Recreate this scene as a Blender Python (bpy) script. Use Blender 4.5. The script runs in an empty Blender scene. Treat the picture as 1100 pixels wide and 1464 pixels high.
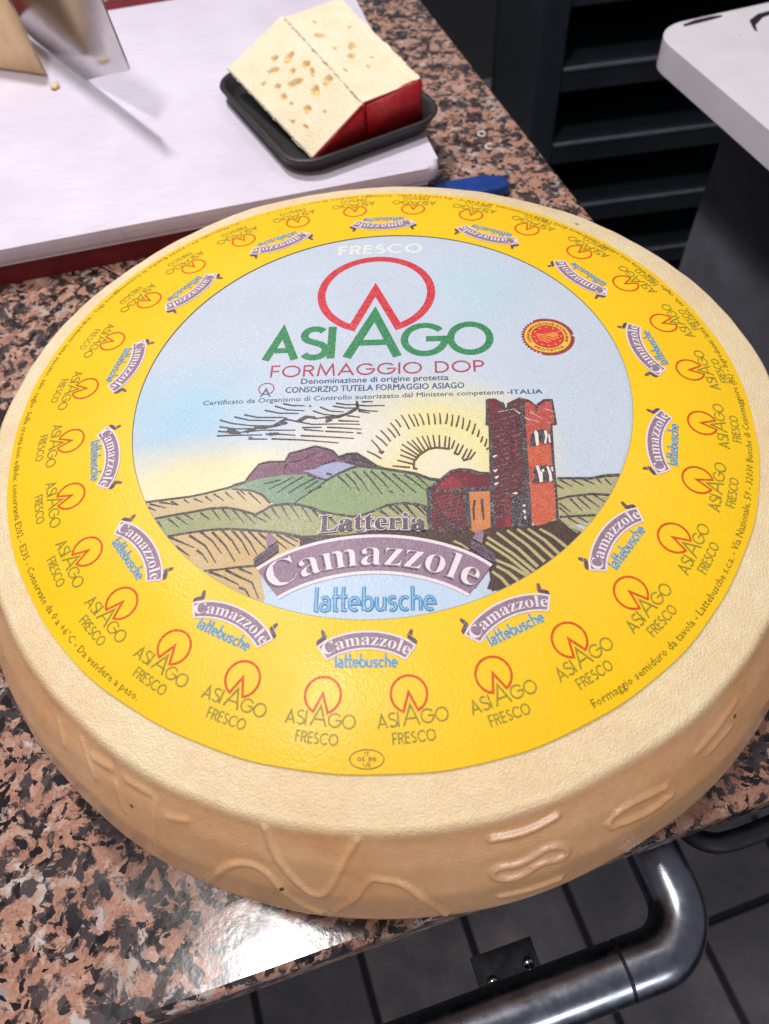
import bpy, bmesh, math, random
import numpy as np
from mathutils import Vector, Matrix

# ------------------------------------------------------------------ scale
# All plan measures are in label units (1 = radius of the pale blue disc on the label).
U = 0.105                                   # metres per label unit
TOP = 1.0                                   # label plane above the counter, in units
D = bpy.data
scene = bpy.context.scene
COL = scene.collection
random.seed(7)
rng = np.random.RandomState(5)

def lin(r, g, b):
    f = lambda c: (c/255/12.92) if c/255 <= .04045 else ((c/255+.055)/1.055)**2.4
    return (f(r), f(g), f(b), 1.0)

def P3(x, y, z):                            # units (z measured from the label plane) -> metres
    return Vector((x*U, y*U, (z+TOP)*U))

# ------------------------------------------------------------------ camera
cam_data = D.cameras.new('camera'); cam = D.objects.new('camera', cam_data); COL.objects.link(cam)
cam_data.sensor_fit = 'HORIZONTAL'; cam_data.sensor_width = 36.0; cam_data.lens = 36.0*1064/1100
cam_data.clip_start = .01; cam_data.clip_end = 60
pitch, roll = 0.97355, -0.09735
fwd = Vector((0, math.cos(pitch), -math.sin(pitch))); rt = Vector((1, 0, 0)); up = rt.cross(fwd)
r2 = rt*math.cos(roll)+up*math.sin(roll); u2 = up*math.cos(roll)-rt*math.sin(roll)
cm = Matrix((r2, u2, -fwd)).transposed().to_4x4(); cm.translation = P3(-0.0267, -2.0802, 2.2073)
cam.matrix_world = cm
cam_data.dof.use_dof = True; cam_data.dof.focus_distance = 2.95*U; cam_data.dof.aperture_fstop = 17
scene.camera = cam

# ------------------------------------------------------------------ light
world = D.worlds.new('World'); scene.world = world; world.use_nodes = True
bg = world.node_tree.nodes['Background']; bg.inputs['Color'].default_value = (.90, .90, 1.0, 1); bg.inputs['Strength'].default_value = .19
def lamp(name, x, y, z, size, power, col, aim=(0, .5, -.5)):
    l = D.lights.new(name, 'AREA'); l.shape = 'DISK'; l.size = size; l.energy = power; l.color = col
    o = D.objects.new(name, l); COL.objects.link(o); o.location = P3(x, y, z)
    d = P3(*aim)-o.location; o.rotation_euler = d.to_track_quat('-Z', 'Y').to_euler()
    return o
lamp('ceiling_lamp_front', -3.0, -1.1, 13, .17, 8.5, (1, .97, .96))
lamp('ceiling_lamp_back', -4.2, 7.0, 13, .12, 16.5, (1, .97, 1.0))
lamp('ceiling_lamp_right', 6.0, 5.0, 13, .25, 2.0, (1, .97, .98))
fl = lamp('shop_front_lamp', 5.2, -14.4, 3.7, .50, 5.5, (.95, .97, 1.0))
fl.data.shape = 'RECTANGLE'; fl.data.size_y = .24
scene.view_settings.view_transform = 'Standard'; scene.view_settings.look = 'None'
scene.view_settings.exposure = 0.0; scene.view_settings.gamma = 1.0
scene.view_settings.use_curve_mapping = False
scene.cycles.max_bounces = 8; scene.cycles.use_denoising = True

# ------------------------------------------------------------------ material helpers
def new_mat(name):
    m = D.materials.new(name); m.use_nodes = True
    nt = m.node_tree; b = nt.nodes['Principled BSDF']
    return m, nt, b
def N(nt, t, **kw):
    n = nt.nodes.new(t)
    for k, v in kw.items():
        if k.startswith('i_'):
            key = k[2:]; key = int(key) if key.isdigit() else key
            n.inputs[key].default_value = v
        else: setattr(n, k, v)
    return n
def L(nt, a, b): nt.links.new(a, b)
def pos(nt): return N(nt, 'ShaderNodeNewGeometry').outputs['Position']
def noise(nt, vec, scale, detail=3, rough=.55, dist=0.):
    n = N(nt, 'ShaderNodeTexNoise'); n.inputs['Scale'].default_value = scale; n.inputs['Detail'].default_value = detail
    n.inputs['Roughness'].default_value = rough; n.inputs['Distortion'].default_value = dist; L(nt, vec, n.inputs['Vector']); return n
def voro(nt, vec, scale, feature='F1', rand=1.):
    n = N(nt, 'ShaderNodeTexVoronoi', feature=feature); n.inputs['Scale'].default_value = scale; n.inputs['Randomness'].default_value = rand
    L(nt, vec, n.inputs['Vector']); return n
def ramp(nt, fac, stops, interp='LINEAR'):
    r = N(nt, 'ShaderNodeValToRGB'); cr = r.color_ramp; cr.interpolation = interp
    while len(cr.elements) > 1: cr.elements.remove(cr.elements[0])
    cr.elements[0].position = stops[0][0]; c = stops[0][1]; cr.elements[0].color = c if len(c) == 4 else (*c, 1)
    for p, c in stops[1:]:
        e = cr.elements.new(p); e.color = c if len(c) == 4 else (*c, 1)
    L(nt, fac, r.inputs['Fac']); return r.outputs['Color']
def g(v): return (v, v, v, 1)
def mix(nt, fac, a, b, mode='MIX'):
    m = N(nt, 'ShaderNodeMix', data_type='RGBA', blend_type=mode)
    for s, v in ((m.inputs[0], fac), (m.inputs[6], a), (m.inputs[7], b)):
        if hasattr(v, 'links') or hasattr(v, 'is_linked'): L(nt, v, s)
        else: s.default_value = v
    return m.outputs[2]
def math_(nt, op, a, b=0.):
    m = N(nt, 'ShaderNodeMath', operation=op)
    for s, v in ((m.inputs[0], a), (m.inputs[1], b)):
        if hasattr(v, 'is_linked'): L(nt, v, s)
        else: s.default_value = v
    return m.outputs[0]
def bump(nt, bsdf, h, strength, dist):
    b = N(nt, 'ShaderNodeBump'); b.inputs['Strength'].default_value = strength; b.inputs['Distance'].default_value = dist
    L(nt, h, b.inputs['Height']); L(nt, b.outputs[0], bsdf.inputs['Normal'])
def simple(name, col, rough=.5, metal=0., var=.12, scale=60, bmp=.0, spec=.5):
    m, nt, b = new_mat(name); p = pos(nt)
    n = noise(nt, p, scale, 5).outputs['Fac']
    c2 = tuple(max(0, c*(1-2.2*var)) for c in col[:3])+(1,); c1 = tuple(min(1, c*(1+var)) for c in col[:3])+(1,)
    L(nt, ramp(nt, n, [(.3, c2), (.7, c1)]), b.inputs['Base Color'])
    n2 = noise(nt, p, scale*3.1, 4).outputs['Fac']
    L(nt, ramp(nt, n2, [(.3, g(max(.02, rough*.75))), (.7, g(min(1, rough*1.25)))]), b.inputs['Roughness'])
    b.inputs['Metallic'].default_value = metal; b.inputs['Specular IOR Level'].default_value = spec
    if bmp: bump(nt, b, n2, bmp, .0006)
    return m

# printed inks and papers of the label: one paper grain through all of them
def print_mat(name, col, wear=.25, paper=None, rough=.5, grain=.10, hook=None, specks=0.):
    m, nt, b = new_mat('print_'+name); p = pos(nt)
    paper = paper or lin(214, 220, 226)
    fine = noise(nt, p, 2600, 2, .6).outputs['Fac']; mid = noise(nt, p, 420, 4, .65).outputs['Fac']
    base = col if hook is None else hook(nt)
    dark = mix(nt, ramp(nt, fine, [(.35, g(0)), (.65, g(1))]), g(1-grain*2), g(1+grain))
    c = mix(nt, 1.0, base, dark, 'MULTIPLY')
    w = ramp(nt, math_(nt, 'MULTIPLY', ramp(nt, fine, [(.50, g(0)), (.68, g(1))]), ramp(nt, mid, [(.40, g(.25)), (.66, g(1))])), [(0, g(0)), (1, g(wear*2))])
    c = mix(nt, w, c, paper)
    if specks:
        v = voro(nt, p, 48); s = N(nt, 'ShaderNodeSeparateColor'); L(nt, v.outputs['Color'], s.inputs[0])
        dot = math_(nt, 'MULTIPLY', ramp(nt, v.outputs['Distance'], [(.018, g(1)), (.04, g(0))]), ramp(nt, s.outputs[0], [(.80, g(0)), (.82, g(specks))]))
        c = mix(nt, dot, c, lin(96, 74, 40))
        st = noise(nt, p, 17, 5, .6).outputs['Fac']; c = mix(nt, 1., c, ramp(nt, st, [(.3, g(.955)), (.7, g(1.02))]), 'MULTIPLY')
    L(nt, c, b.inputs['Base Color'])
    L(nt, ramp(nt, noise(nt, p, 22, 4).outputs['Fac'], [(.32, g(rough*.72)), (.68, g(rough*1.2))]), b.inputs['Roughness']); b.inputs['Specular IOR Level'].default_value = .4
    weave = voro(nt, p, 900).outputs['Distance']; coarse = noise(nt, p, 95, 3).outputs['Fac']
    h = math_(nt, 'ADD', math_(nt, 'MULTIPLY', weave, .5), math_(nt, 'MULTIPLY', mid, .35))
    h = math_(nt, 'ADD', h, math_(nt, 'MULTIPLY', coarse, .5))
    bump(nt, b, h, .26, .0005)
    return m

# ------------------------------------------------------------------ mesh helpers
def mesh_obj(name, verts, faces, mats, parent=None, idx=None, smooth=False):
    me = D.meshes.new(name); me.from_pydata([tuple(v) for v in verts], [], [tuple(f) for f in faces])
    for m in (mats if isinstance(mats, (list, tuple)) else [mats]): me.materials.append(m)
    if idx is not None: me.polygons.foreach_set('material_index', idx)
    if smooth: me.polygons.foreach_set('use_smooth', [True]*len(me.polygons))
    me.update()
    o = D.objects.new(name, me); COL.objects.link(o)
    if parent: o.parent = parent
    return o
def bm_obj(name, bm, mat, parent=None, smooth=False):
    me = D.meshes.new(name)
    bmesh.ops.recalc_face_normals(bm, faces=bm.faces[:])
    bm.to_mesh(me); bm.free()
    for m in (mat if isinstance(mat, (list, tuple)) else [mat]): me.materials.append(m)
    if smooth:
        me.polygons.foreach_set('use_smooth', [True]*len(me.polygons))
        if smooth == 'auto': me.set_sharp_from_angle(angle=math.radians(38))
    o = D.objects.new(name, me); COL.objects.link(o)
    if parent: o.parent = parent
    return o
def tag(o, label, cat, group=None):
    o['label'] = label; o['category'] = cat
    if group: o['group'] = group
    return o
def structure(o): o['kind'] = 'structure'; return o
def empty(name, loc=(0, 0, 0), rz=0.):
    o = D.objects.new(name, None); COL.objects.link(o); o.location = loc; o.rotation_euler = (0, 0, rz); o.empty_display_size = .02
    return o
def prism(bm, pts, z0, z1, bev=0., seg=2):
    """vertical prism over a plan outline (metres)"""
    a = [bm.verts.new((x, y, z0)) for x, y in pts]; b = [bm.verts.new((x, y, z1)) for x, y in pts]
    n = len(pts); fs = [bm.faces.new(a[::-1]), bm.faces.new(b)]
    for i in range(n): fs.append(bm.faces.new((a[i], a[(i+1) % n], b[(i+1) % n], b[i])))
    if bev:
        eds = set(e for f in fs[:2] for e in f.edges)
        bmesh.ops.bevel(bm, geom=list(eds), offset=bev, segments=seg, affect='EDGES', profile=.5)
def box(bm, x0, x1, y0, y1, z0, z1, bev=0., seg=2):
    vs = [bm.verts.new(p) for p in ((x0,y0,z0),(x1,y0,z0),(x1,y1,z0),(x0,y1,z0),(x0,y0,z1),(x1,y0,z1),(x1,y1,z1),(x0,y1,z1))]
    fs = [bm.faces.new([vs[i] for i in f]) for f in ((0,3,2,1),(4,5,6,7),(0,1,5,4),(1,2,6,5),(2,3,7,6),(3,0,4,7))]
    if bev:
        bmesh.ops.bevel(bm, geom=list(set(e for f in fs for e in f.edges)), offset=bev, segments=seg, affect='EDGES', profile=.5)
def round_rect(x0, x1, y0, y1, r, n=8):
    out = []
    for cx, cy, a0 in ((x1-r, y1-r, 0), (x0+r, y1-r, 90), (x0+r, y0+r, 180), (x1-r, y0+r, 270)):
        for i in range(n+1):
            a = math.radians(a0+90*i/n); out.append((cx+r*math.cos(a), cy+r*math.sin(a)))
    return out
def tube(bm, path, rad, n=20, caps=True):
    rings = []; prev = None
    for i, p in enumerate(path):
        t = (path[min(i+1, len(path)-1)]-path[max(i-1, 0)]).normalized()
        if prev is None: s = t.orthogonal().normalized()
        else: s = (prev-t*prev.dot(t)).normalized()
        prev = s; q = t.cross(s); r = rad if not isinstance(rad, (list, tuple)) else rad[i]
        rings.append([bm.verts.new(p+(s*math.cos(2*math.pi*k/n)+q*math.sin(2*math.pi*k/n))*r) for k in range(n)])
    for a, b in zip(rings, rings[1:]):
        for k in range(n): bm.faces.new((a[k], a[(k+1) % n], b[(k+1) % n], b[k]))
    if caps: bm.faces.new(rings[0][::-1]); bm.faces.new(rings[-1])

# the shop's own axes: the counter stands turned by PHI against the camera's heading
PHI = math.radians(12.4)
E1 = (math.cos(PHI), math.sin(PHI)); E2 = (-math.sin(PHI), math.cos(PHI))
def uv(u, v): return (u*E1[0]+v*E2[0], u*E1[1]+v*E2[1])

# ------------------------------------------------------------------ the setting: counter, floor
def granite():
    m, nt, b = new_mat('granite'); p0 = pos(nt)
    warp = noise(nt, p0, 70, 3).outputs['Color']
    va = N(nt, 'ShaderNodeVectorMath', operation='MULTIPLY_ADD'); L(nt, warp, va.inputs[0]); va.inputs[1].default_value = (.014, .014, .014); L(nt, p0, va.inputs[2]); p = va.outputs[0]
    cells = voro(nt, p, 135); fine = noise(nt, p0, 700, 3).outputs['Fac']
    sep = N(nt, 'ShaderNodeSeparateColor'); L(nt, cells.outputs['Color'], sep.inputs[0])
    mott = math_(nt, 'ADD', math_(nt, 'MULTIPLY', sep.outputs[0], .35), math_(nt, 'MULTIPLY', noise(nt, p, 130, 6, .7).outputs['Fac'], .95))
    pink = ramp(nt, math_(nt, 'SUBTRACT', math_(nt, 'MULTIPLY', mott, 1.9), .74), [(0, lin(142, 98, 82)), (.3, lin(188, 143, 122)), (.55, lin(172, 124, 103)), (.8, lin(202, 164, 144)), (1, lin(166, 138, 122))])
    pink = mix(nt, 1., pink, ramp(nt, fine, [(.3, g(.78)), (.7, g(1.12))]), 'MULTIPLY')
    # grey quartz
    q = noise(nt, p, 88, 5, .65).outputs['Fac']
    c = mix(nt, ramp(nt, q, [(.55, g(0)), (.62, g(1))]), pink, mix(nt, sep.outputs[2], lin(150, 138, 132), lin(204, 192, 184)))
    # black mica flakes, clustered and ragged
    big = voro(nt, p, 210); sb = N(nt, 'ShaderNodeSeparateColor'); L(nt, big.outputs['Color'], sb.inputs[0])
    clump = noise(nt, p0, 74, 7, .70, .5).outputs['Fac']
    k = math_(nt, 'ADD', math_(nt, 'MULTIPLY', sb.outputs[1], .17), clump)
    blk = ramp(nt, k, [(.563, g(0)), (.615, g(1))])
    blackc = mix(nt, sb.outputs[0], lin(30, 26, 30), lin(84, 72, 72))
    c = mix(nt, blk, c, blackc)
    spk = voro(nt, p, 420); ss = N(nt, 'ShaderNodeSeparateColor'); L(nt, spk.outputs['Color'], ss.inputs[0])
    c = mix(nt, ramp(nt, ss.outputs[0], [(.915, g(0)), (.925, g(1))]), c, lin(34, 28, 30))
    L(nt, c, b.inputs['Base Color'])
    sm = noise(nt, p0, 40, 5).outputs['Fac']
    L(nt, ramp(nt, sm, [(.3, g(.10)), (.7, g(.25))]), b.inputs['Roughness'])
    bump(nt, b, noise(nt, p0, 260, 4).outputs['Fac'], .12, .0005)
    return m
M_granite = granite()
M_base = simple('counter_base_laminate', lin(60, 62, 68), .5)

def ccw(u0, u1, v0, v1, r=.02): return [tuple(c*U for c in uv(a, b)) for a, b in round_rect(u0, u1, v0, v1, r, 4)]
bm = bmesh.new(); prism(bm, ccw(-9, 2.09, -1.745, 13), -.028, 0, .0035, 3)
structure(bm_obj('countertop', bm, M_granite))
bm = bmesh.new(); prism(bm, ccw(-8.9, 1.75, -.55, 12.9), -.95, -.0281)
structure(bm_obj('counter_base', bm, M_base))

FZ = -.95
def tile_mat():
    m, nt, b = new_mat('floor_tile'); p = pos(nt)
    n = noise(nt, p, 9, 6, .6).outputs['Fac']; f = noise(nt, p, 350, 3).outputs['Fac']
    oi = N(nt, 'ShaderNodeObjectInfo').outputs['Random']
    c = ramp(nt, n, [(.3, lin(92, 92, 100)), (.55, lin(120, 115, 120)), (.75, lin(158, 140, 134))])
    c = mix(nt, 1., c, ramp(nt, f, [(.3, g(.82)), (.7, g(1.08))]), 'MULTIPLY')
    c = mix(nt, 1., c, ramp(nt, oi, [(0, g(.86)), (1, g(1.06))]), 'MULTIPLY')
    L(nt, c, b.inputs['Base Color']); b.inputs['Roughness'].default_value = .5
    bump(nt, b, f, .15, .0006); return m
M_tile = tile_mat(); M_grout = simple('grout', lin(44, 42, 46), .9, scale=200)
bm = bmesh.new(); box(bm, -3, 4, -3, 4, FZ-.05, FZ-.004)
floor = structure(bm_obj('floor', bm, M_grout))
TS = 1.56*U; GAP = .011
bm = bmesh.new(); box(bm, -TS/2+GAP/2, TS/2-GAP/2, -TS/2+GAP/2, TS/2-GAP/2, -.009, 0, .0015, 1)
tile0 = None
o_u, o_v = 3.45, -.55
for i in range(-8, 7):
    for j in range(-4, 14):
        if not (j <= 1 or i >= -2): continue
        u_, v_ = o_u+(i+.5)*1.56, o_v+(j+.5)*1.56
        if tile0 is None:
            t = tile0 = bm_obj('floor_tile', bm, M_tile, floor)
        else:
            t = tile0.copy(); COL.objects.link(t)
        x, y = uv(u_, v_); t.location = (x*U, y*U, FZ); t.rotation_euler = (0, 0, PHI+math.radians(1.2))

# ------------------------------------------------------------------ the cheese wheel
K = .0206
def dome(r): return K*(1-r**4)
wheel = empty('whole_cheese', P3(0, 0, -TOP))
tag(wheel, 'big round pale yellow cheese wheel with a yellow and blue printed label', 'cheese wheel')
def wz(z): return (z+TOP)*U                 # unit height -> height above the counter (wheel-local metres)

def rind_mat():
    m, nt, b = new_mat('cheese_rind'); p = pos(nt)
    n1 = noise(nt, p, 26, 5, .6).outputs['Fac']; n2 = noise(nt, p, 1250, 2, .6).outputs['Fac']; n3 = noise(nt, p, 240, 4, .6).outputs['Fac']
    att = N(nt, 'ShaderNodeAttribute', attribute_name='side')        # 0 = rubbed top face, 1 = waxed flank
    top = ramp(nt, n1, [(.3, lin(245, 213, 165)), (.7, lin(253, 231, 188))])
    side = ramp(nt, n1, [(.3, lin(240, 174, 118)), (.7, lin(250, 199, 149))])
    c = mix(nt, att.outputs['Fac'], top, side)
    c = mix(nt, 1., c, ramp(nt, n3, [(.3, g(.93)), (.7, g(1.04))]), 'MULTIPLY')
    sp = voro(nt, p, 62); s = N(nt, 'ShaderNodeSeparateColor'); L(nt, sp.outputs['Color'], s.inputs[0])
    dot = math_(nt, 'MULTIPLY', ramp(nt, sp.outputs['Distance'], [(.035, g(1)), (.075, g(0))]), ramp(nt, s.outputs[0], [(.84, g(0)), (.86, g(1))]))
    c = mix(nt, dot, c, lin(92, 66, 40))
    L(nt, c, b.inputs['Base Color'])
    L(nt, mix(nt, att.outputs['Fac'], g(.34), g(.22)), b.inputs['Roughness'])
    b.inputs['Coat Roughness'].default_value = .16; L(nt, mix(nt, att.outputs['Fac'], g(.12), g(.55)), b.inputs['Coat Weight'])
    b.inputs['Subsurface Weight'].default_value = .4; b.inputs['Subsurface Radius'].default_value = (1, .55, .22); b.inputs['Subsurface Scale'].default_value = .004
    h = math_(nt, 'ADD', math_(nt, 'MULTIPLY', n2, 2.2), math_(nt, 'MULTIPLY', n3, .4))
    amt = mix(nt, att.outputs['Fac'], g(1), g(.28))
    h2 = math_(nt, 'MULTIPLY', h, amt); h2 = math_(nt, 'ADD', h2, math_(nt, 'MULTIPLY', n1, 1.4))
    bump(nt, b, h2, .5, .0009)
    return m
M_rind = rind_mat()

NT = 1600
side_pr = np.array([(-.1165, 1.6050), (-.1205, 1.6150), (-.1265, 1.6235), (-.1360, 1.6315), (-.149, 1.6390), (-.170, 1.6510), (-.20, 1.670), (-.25, 1.704), (-.38, 1.770), (-.55, 1.81), (-.72, 1.79), (-.86, 1.73), (-.95, 1.65), (-.985, 1.60), (-1.0, 1.55)])
s_acc = np.r_[0, np.cumsum(np.hypot(*np.diff(side_pr, axis=0).T))]
ss = np.r_[np.linspace(0, .05, 9)[:-1], np.linspace(.05, .75, 110)[:-1], np.linspace(.75, s_acc[-1], 16)]
def smooth_interp(x, xp, fp):
    y = np.interp(x, xp, fp)
    return y
Zs = np.interp(ss, s_acc, side_pr[:, 0]); Rs = np.interp(ss, s_acc, side_pr[:, 1])
for _ in range(10):
    Rs[12:-3] = .25*Rs[11:-4]+.5*Rs[12:-3]+.25*Rs[13:-2]; Zs[12:-3] = .25*Zs[11:-4]+.5*Zs[12:-3]+.25*Zs[13:-2]
ridges = [  # raised casein lettering pressed into the flank: (degrees from the front, height)
 [(-24.06,-.509),(-21.48,-.348),(-18.99,-.295),(-16.87,-.305),(-15.12,-.387),(-13.31,-.469),(-11.57,-.517)],
 [(-16.81,-.150),(-15.8,-.233),(-13.69,-.33),(-11.56,-.385),(-10.21,-.35),(-8.53,-.224),(-7.05,-.15)],
 [(-9.99,-.488),(-7.53,-.375),(-5.91,-.28),(-4.86,-.292),(-3.05,-.302),(-1.02,-.37),(1.38,-.529)],
 [(12.13,-.28),(13.68,-.287),(14.77,-.332),(13.54,-.349),(11.43,-.33),(9.26,-.363),(7.03,-.353),(6.19,-.311),(7.33,-.295),(9.3,-.31),(12.13,-.28)],
 [(6.67,-.189),(10.43,-.199),(14.01,-.183)], [(6.99,-.456),(10.04,-.473),(13.59,-.476)],
 [(19.42,-.296),(21.27,-.259),(26.81,-.286)], [(19.79,-.32),(24.22,-.347),(27.41,-.336)], [(19.42,-.296),(19.79,-.32)], [(26.81,-.286),(27.41,-.336)],
 [(31.71,-.244),(35.37,-.228),(38.84,-.21)], [(33.25,-.287),(37.03,-.276)],
 [(-35.38,-.235),(-34.67,-.286),(-33.97,-.323)], [(-34.1,-.193),(-30.42,-.186)], [(-29.95,-.2),(-29.82,-.303),(-30.05,-.463)],
 [(-28.12,-.237),(-25.9,-.217)], [(-41.37,-.186),(-39.82,-.237),(-38.72,-.279)], [(-45.64,-.202),(-44.24,-.266)], [(-39.26,-.209),(-36.46,-.194)]]
TH = np.linspace(0, 2*np.pi, NT, endpoint=False)-np.pi           # angle from the front, towards +x
thg, zg = np.meshgrid(np.degrees(TH)*1.76*np.pi/180, Zs)         # arc length, height
hgt = np.zeros_like(thg)
def soften(p, n=2):
    for _ in range(n):
        q = [p[0]]
        for a, b in zip(p, p[1:]): q += [(.75*a[0]+.25*b[0], .75*a[1]+.25*b[1]), (.25*a[0]+.75*b[0], .25*a[1]+.75*b[1])]
        p = q+[p[-1]]
    return p
for rd in ridges:
    pts = np.array([(a*1.76*math.pi/180, z) for a, z in soften(rd)]); dmin = np.full(thg.shape, 9.)
    for a, b in zip(pts, pts[1:]):
        ab = b-a; t = np.clip(((thg-a[0])*ab[0]+(zg-a[1])*ab[1])/(ab@ab), 0, 1)
        dmin = np.minimum(dmin, np.hypot(thg-a[0]-t*ab[0], zg-a[1]-t*ab[1]))
    fade = 1.0 if abs(rd[0][0]) < 25 else .55
    hgt = np.maximum(hgt, fade*np.exp(-(dmin/.0125)**2))-.0
    hgt -= .22*fade*np.exp(-((dmin-.026)/.012)**2)
wob = sum(a*np.sin(k*TH+f) for k, a, f in ((2, .006, .4), (3, .006, 1.9), (5, .0035, 4.), (7, .0025, 2.2), (11, .002, .3), (17, .0014, 5.)))
lip = sum(a*np.sin(k*TH+f) for k, a, f in ((9, .002, 1.), (23, .0014, 2.), (41, .0011, 3.1), (67, .0008, .6)))
verts = []; sidef = []
top_r = np.r_[0.02, np.linspace(.3, 1.35, 8), np.linspace(1.42, 1.588, 14), 1.597]
nring = 0
sinT, cosT = np.sin(TH), np.cos(TH)
def ring(r, z, sd):
    global nring
    r = np.broadcast_to(r, TH.shape); z = np.broadcast_to(z, TH.shape)
    verts.extend(np.c_[r*sinT*U, -r*cosT*U, (z+TOP)*U].tolist()); sidef.extend([sd]*NT); nring += 1
for r in top_r:
    f = np.clip((r-1.35)/.28, 0, 1)
    zz = dome(r)-.002*np.clip((r-1.56)/.05, 0, 1)**2
    ring(r+(wob+lip*f)*f, zz, 0.)
for i in range(len(ss)):
    f = np.clip(1-ss[i]/.08, 0, 1)
    sd = float(np.clip((ss[i]-.008)/.05, 0, 1))
    ring(Rs[i]+wob*(1-.3*ss[i])+lip*f+hgt[i]*.0098, Zs[i]-.0, sd)
faces = []
for i in range(nring-1):
    a = i*NT; b = a+NT
    faces += [(a+k, b+k, b+(k+1) % NT, a+(k+1) % NT) for k in range(NT)]
faces.append(tuple(range(NT-1, -1, -1))[::-1]); faces.append(tuple((nring-1)*NT+k for k in range(NT-1, -1, -1)))
rind = mesh_obj('rind', verts, faces, M_rind, wheel, smooth=True)
at = rind.data.attributes.new('side', 'FLOAT', 'POINT'); at.data.foreach_set('value', sidef)

# ------------------------------------------------------------------ the printed label
AL = math.radians(-5.4)                                   # the label lies turned a little on the wheel
PCX, PCY = -.018, .014                                    # centre the small prints run round
CA, SA = math.cos(AL), math.sin(AL)
EPS = .0005; LBASE = .0032
def crease(x, y):
    r = np.hypot(x, y); a = np.degrees(np.arctan2(x, -y))
    w = np.exp(-((np.abs(a+142))/26)**2)
    return .0075*w*np.exp(-((r-1.447)/.010)**2)+.003*np.exp(-((a+118)/14)**2)*np.exp(-((r-1.40)/.012)**2)+.0022*np.exp(-((a-128)/1.5)**2)*np.clip((r-1.3)/.15, 0, 1)+.002*np.exp(-((a+38)/1.0)**2)*np.clip((r-1.3)/.15, 0, 1)+.002*np.exp(-((a-74)/1.2)**2)*np.clip((r-1.2)/.2, 0, 1)+.0016*np.exp(-((a-20)/.8)**2)*np.clip((r-1.25)/.2, 0, 1)

class Print:
    def __init__(s): s.p = []                             # (outline, ink, layer)
    def poly(s, pts, ink, lay): s.p.append((np.array(pts, float), ink, lay)); return s
    def add(s, other, f=None, dl=0):
        for pts, ink, lay in other.p: s.p.append((f(pts) if f else pts.copy(), ink, lay+dl))
        return s
    def tris(s, tl, ink, lay, f=None):
        for t in tl: s.p.append((f(t) if f else t, ink, lay))
        return s
    def stroke(s, pts, w0, w1, ink, lay, closed=False):
        pts = np.array(pts, float)
        keep = [0]+[i for i in range(1, len(pts)) if np.hypot(*(pts[i]-pts[i-1])) > 1e-5]; pts = pts[keep]; n = len(pts)
        if n < 2: return s
        if closed: d = np.roll(pts, -1, 0)-pts
        else: d = np.diff(pts, axis=0)
        ln = np.hypot(*d.T); d = d/np.maximum(ln, 1e-9)[:, None]; nn = np.c_[-d[:, 1], d[:, 0]]
        ws = np.linspace(w0, w1, n)/2
        Ls, Rs_ = [], []
        for i in range(n):
            if closed: a, b = nn[i-1], nn[i]
            else: a, b = nn[max(i-1, 0)], nn[min(i, n-2)]
            m = a+b; q = np.hypot(*m)
            if q < .25: m = b; q = 1.
            m = m/q; m = m/max(.32, m@b)
            Ls.append(pts[i]+m*ws[i]); Rs_.append(pts[i]-m*ws[i])
        rngi = range(n) if closed else range(n-1)
        for i in rngi:
            j = (i+1) % n; s.p.append((np.array([Rs_[i], Rs_[j], Ls[j], Ls[i]]), ink, lay))
        return s
    def build(s, name, parent, f=None, label=None, sp=.07):
        bm = bmesh.new(); inks = []; mats = []
        for pts, ink, lay in s.p:
            q = f(pts) if f else pts
            q = np.c_[CA*q[:, 0]-SA*q[:, 1], SA*q[:, 0]+CA*q[:, 1]]
            vs = [bm.verts.new((x, y, lay*EPS)) for x, y in q]
            try: fc = bm.faces.new(vs)
            except ValueError: continue
            if ink not in inks: inks.append(ink); mats.append(INK[ink])
            fc.material_index = inks.index(ink)
        big = [fc for fc in bm.faces if len(fc.verts) > 4]
        if big: bmesh.ops.triangulate(bm, faces=big)
        co = np.array([v.co for v in bm.verts])
        for ax in (0, 1):
            for c in np.arange(math.floor(co[:, ax].min()/sp)*sp, co[:, ax].max(), sp):
                no = (1, 0, 0) if ax == 0 else (0, 1, 0); pc = (c, 0, 0) if ax == 0 else (0, c, 0)
                near = [fc for fc in bm.faces if min(v.co[ax] for v in fc.verts) < c-1e-6 and max(v.co[ax] for v in fc.verts) > c+1e-6]
                if near:
                    ge = list(set(e for fc in near for e in fc.edges)); gv = list(set(v for fc in near for v in fc.verts))
                    bmesh.ops.bisect_plane(bm, geom=near+ge+gv, plane_co=pc, plane_no=no, dist=1e-6)
        for fc in bm.faces:
            if fc.normal.z < 0: fc.normal_flip()
        for v in bm.verts:
            x, y, l = v.co; r = math.hypot(x, y)
            v.co = (x*U, y*U, (dome(r)+LBASE+l+float(crease(x, y))+TOP)*U)
        me = D.meshes.new(name); bm.to_mesh(me); bm.free()
        for m in mats: me.materials.append(m)
        o = D.objects.new(name, me); COL.objects.link(o); o.parent = parent
        if label: o['label'] = label
        return o

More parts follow.
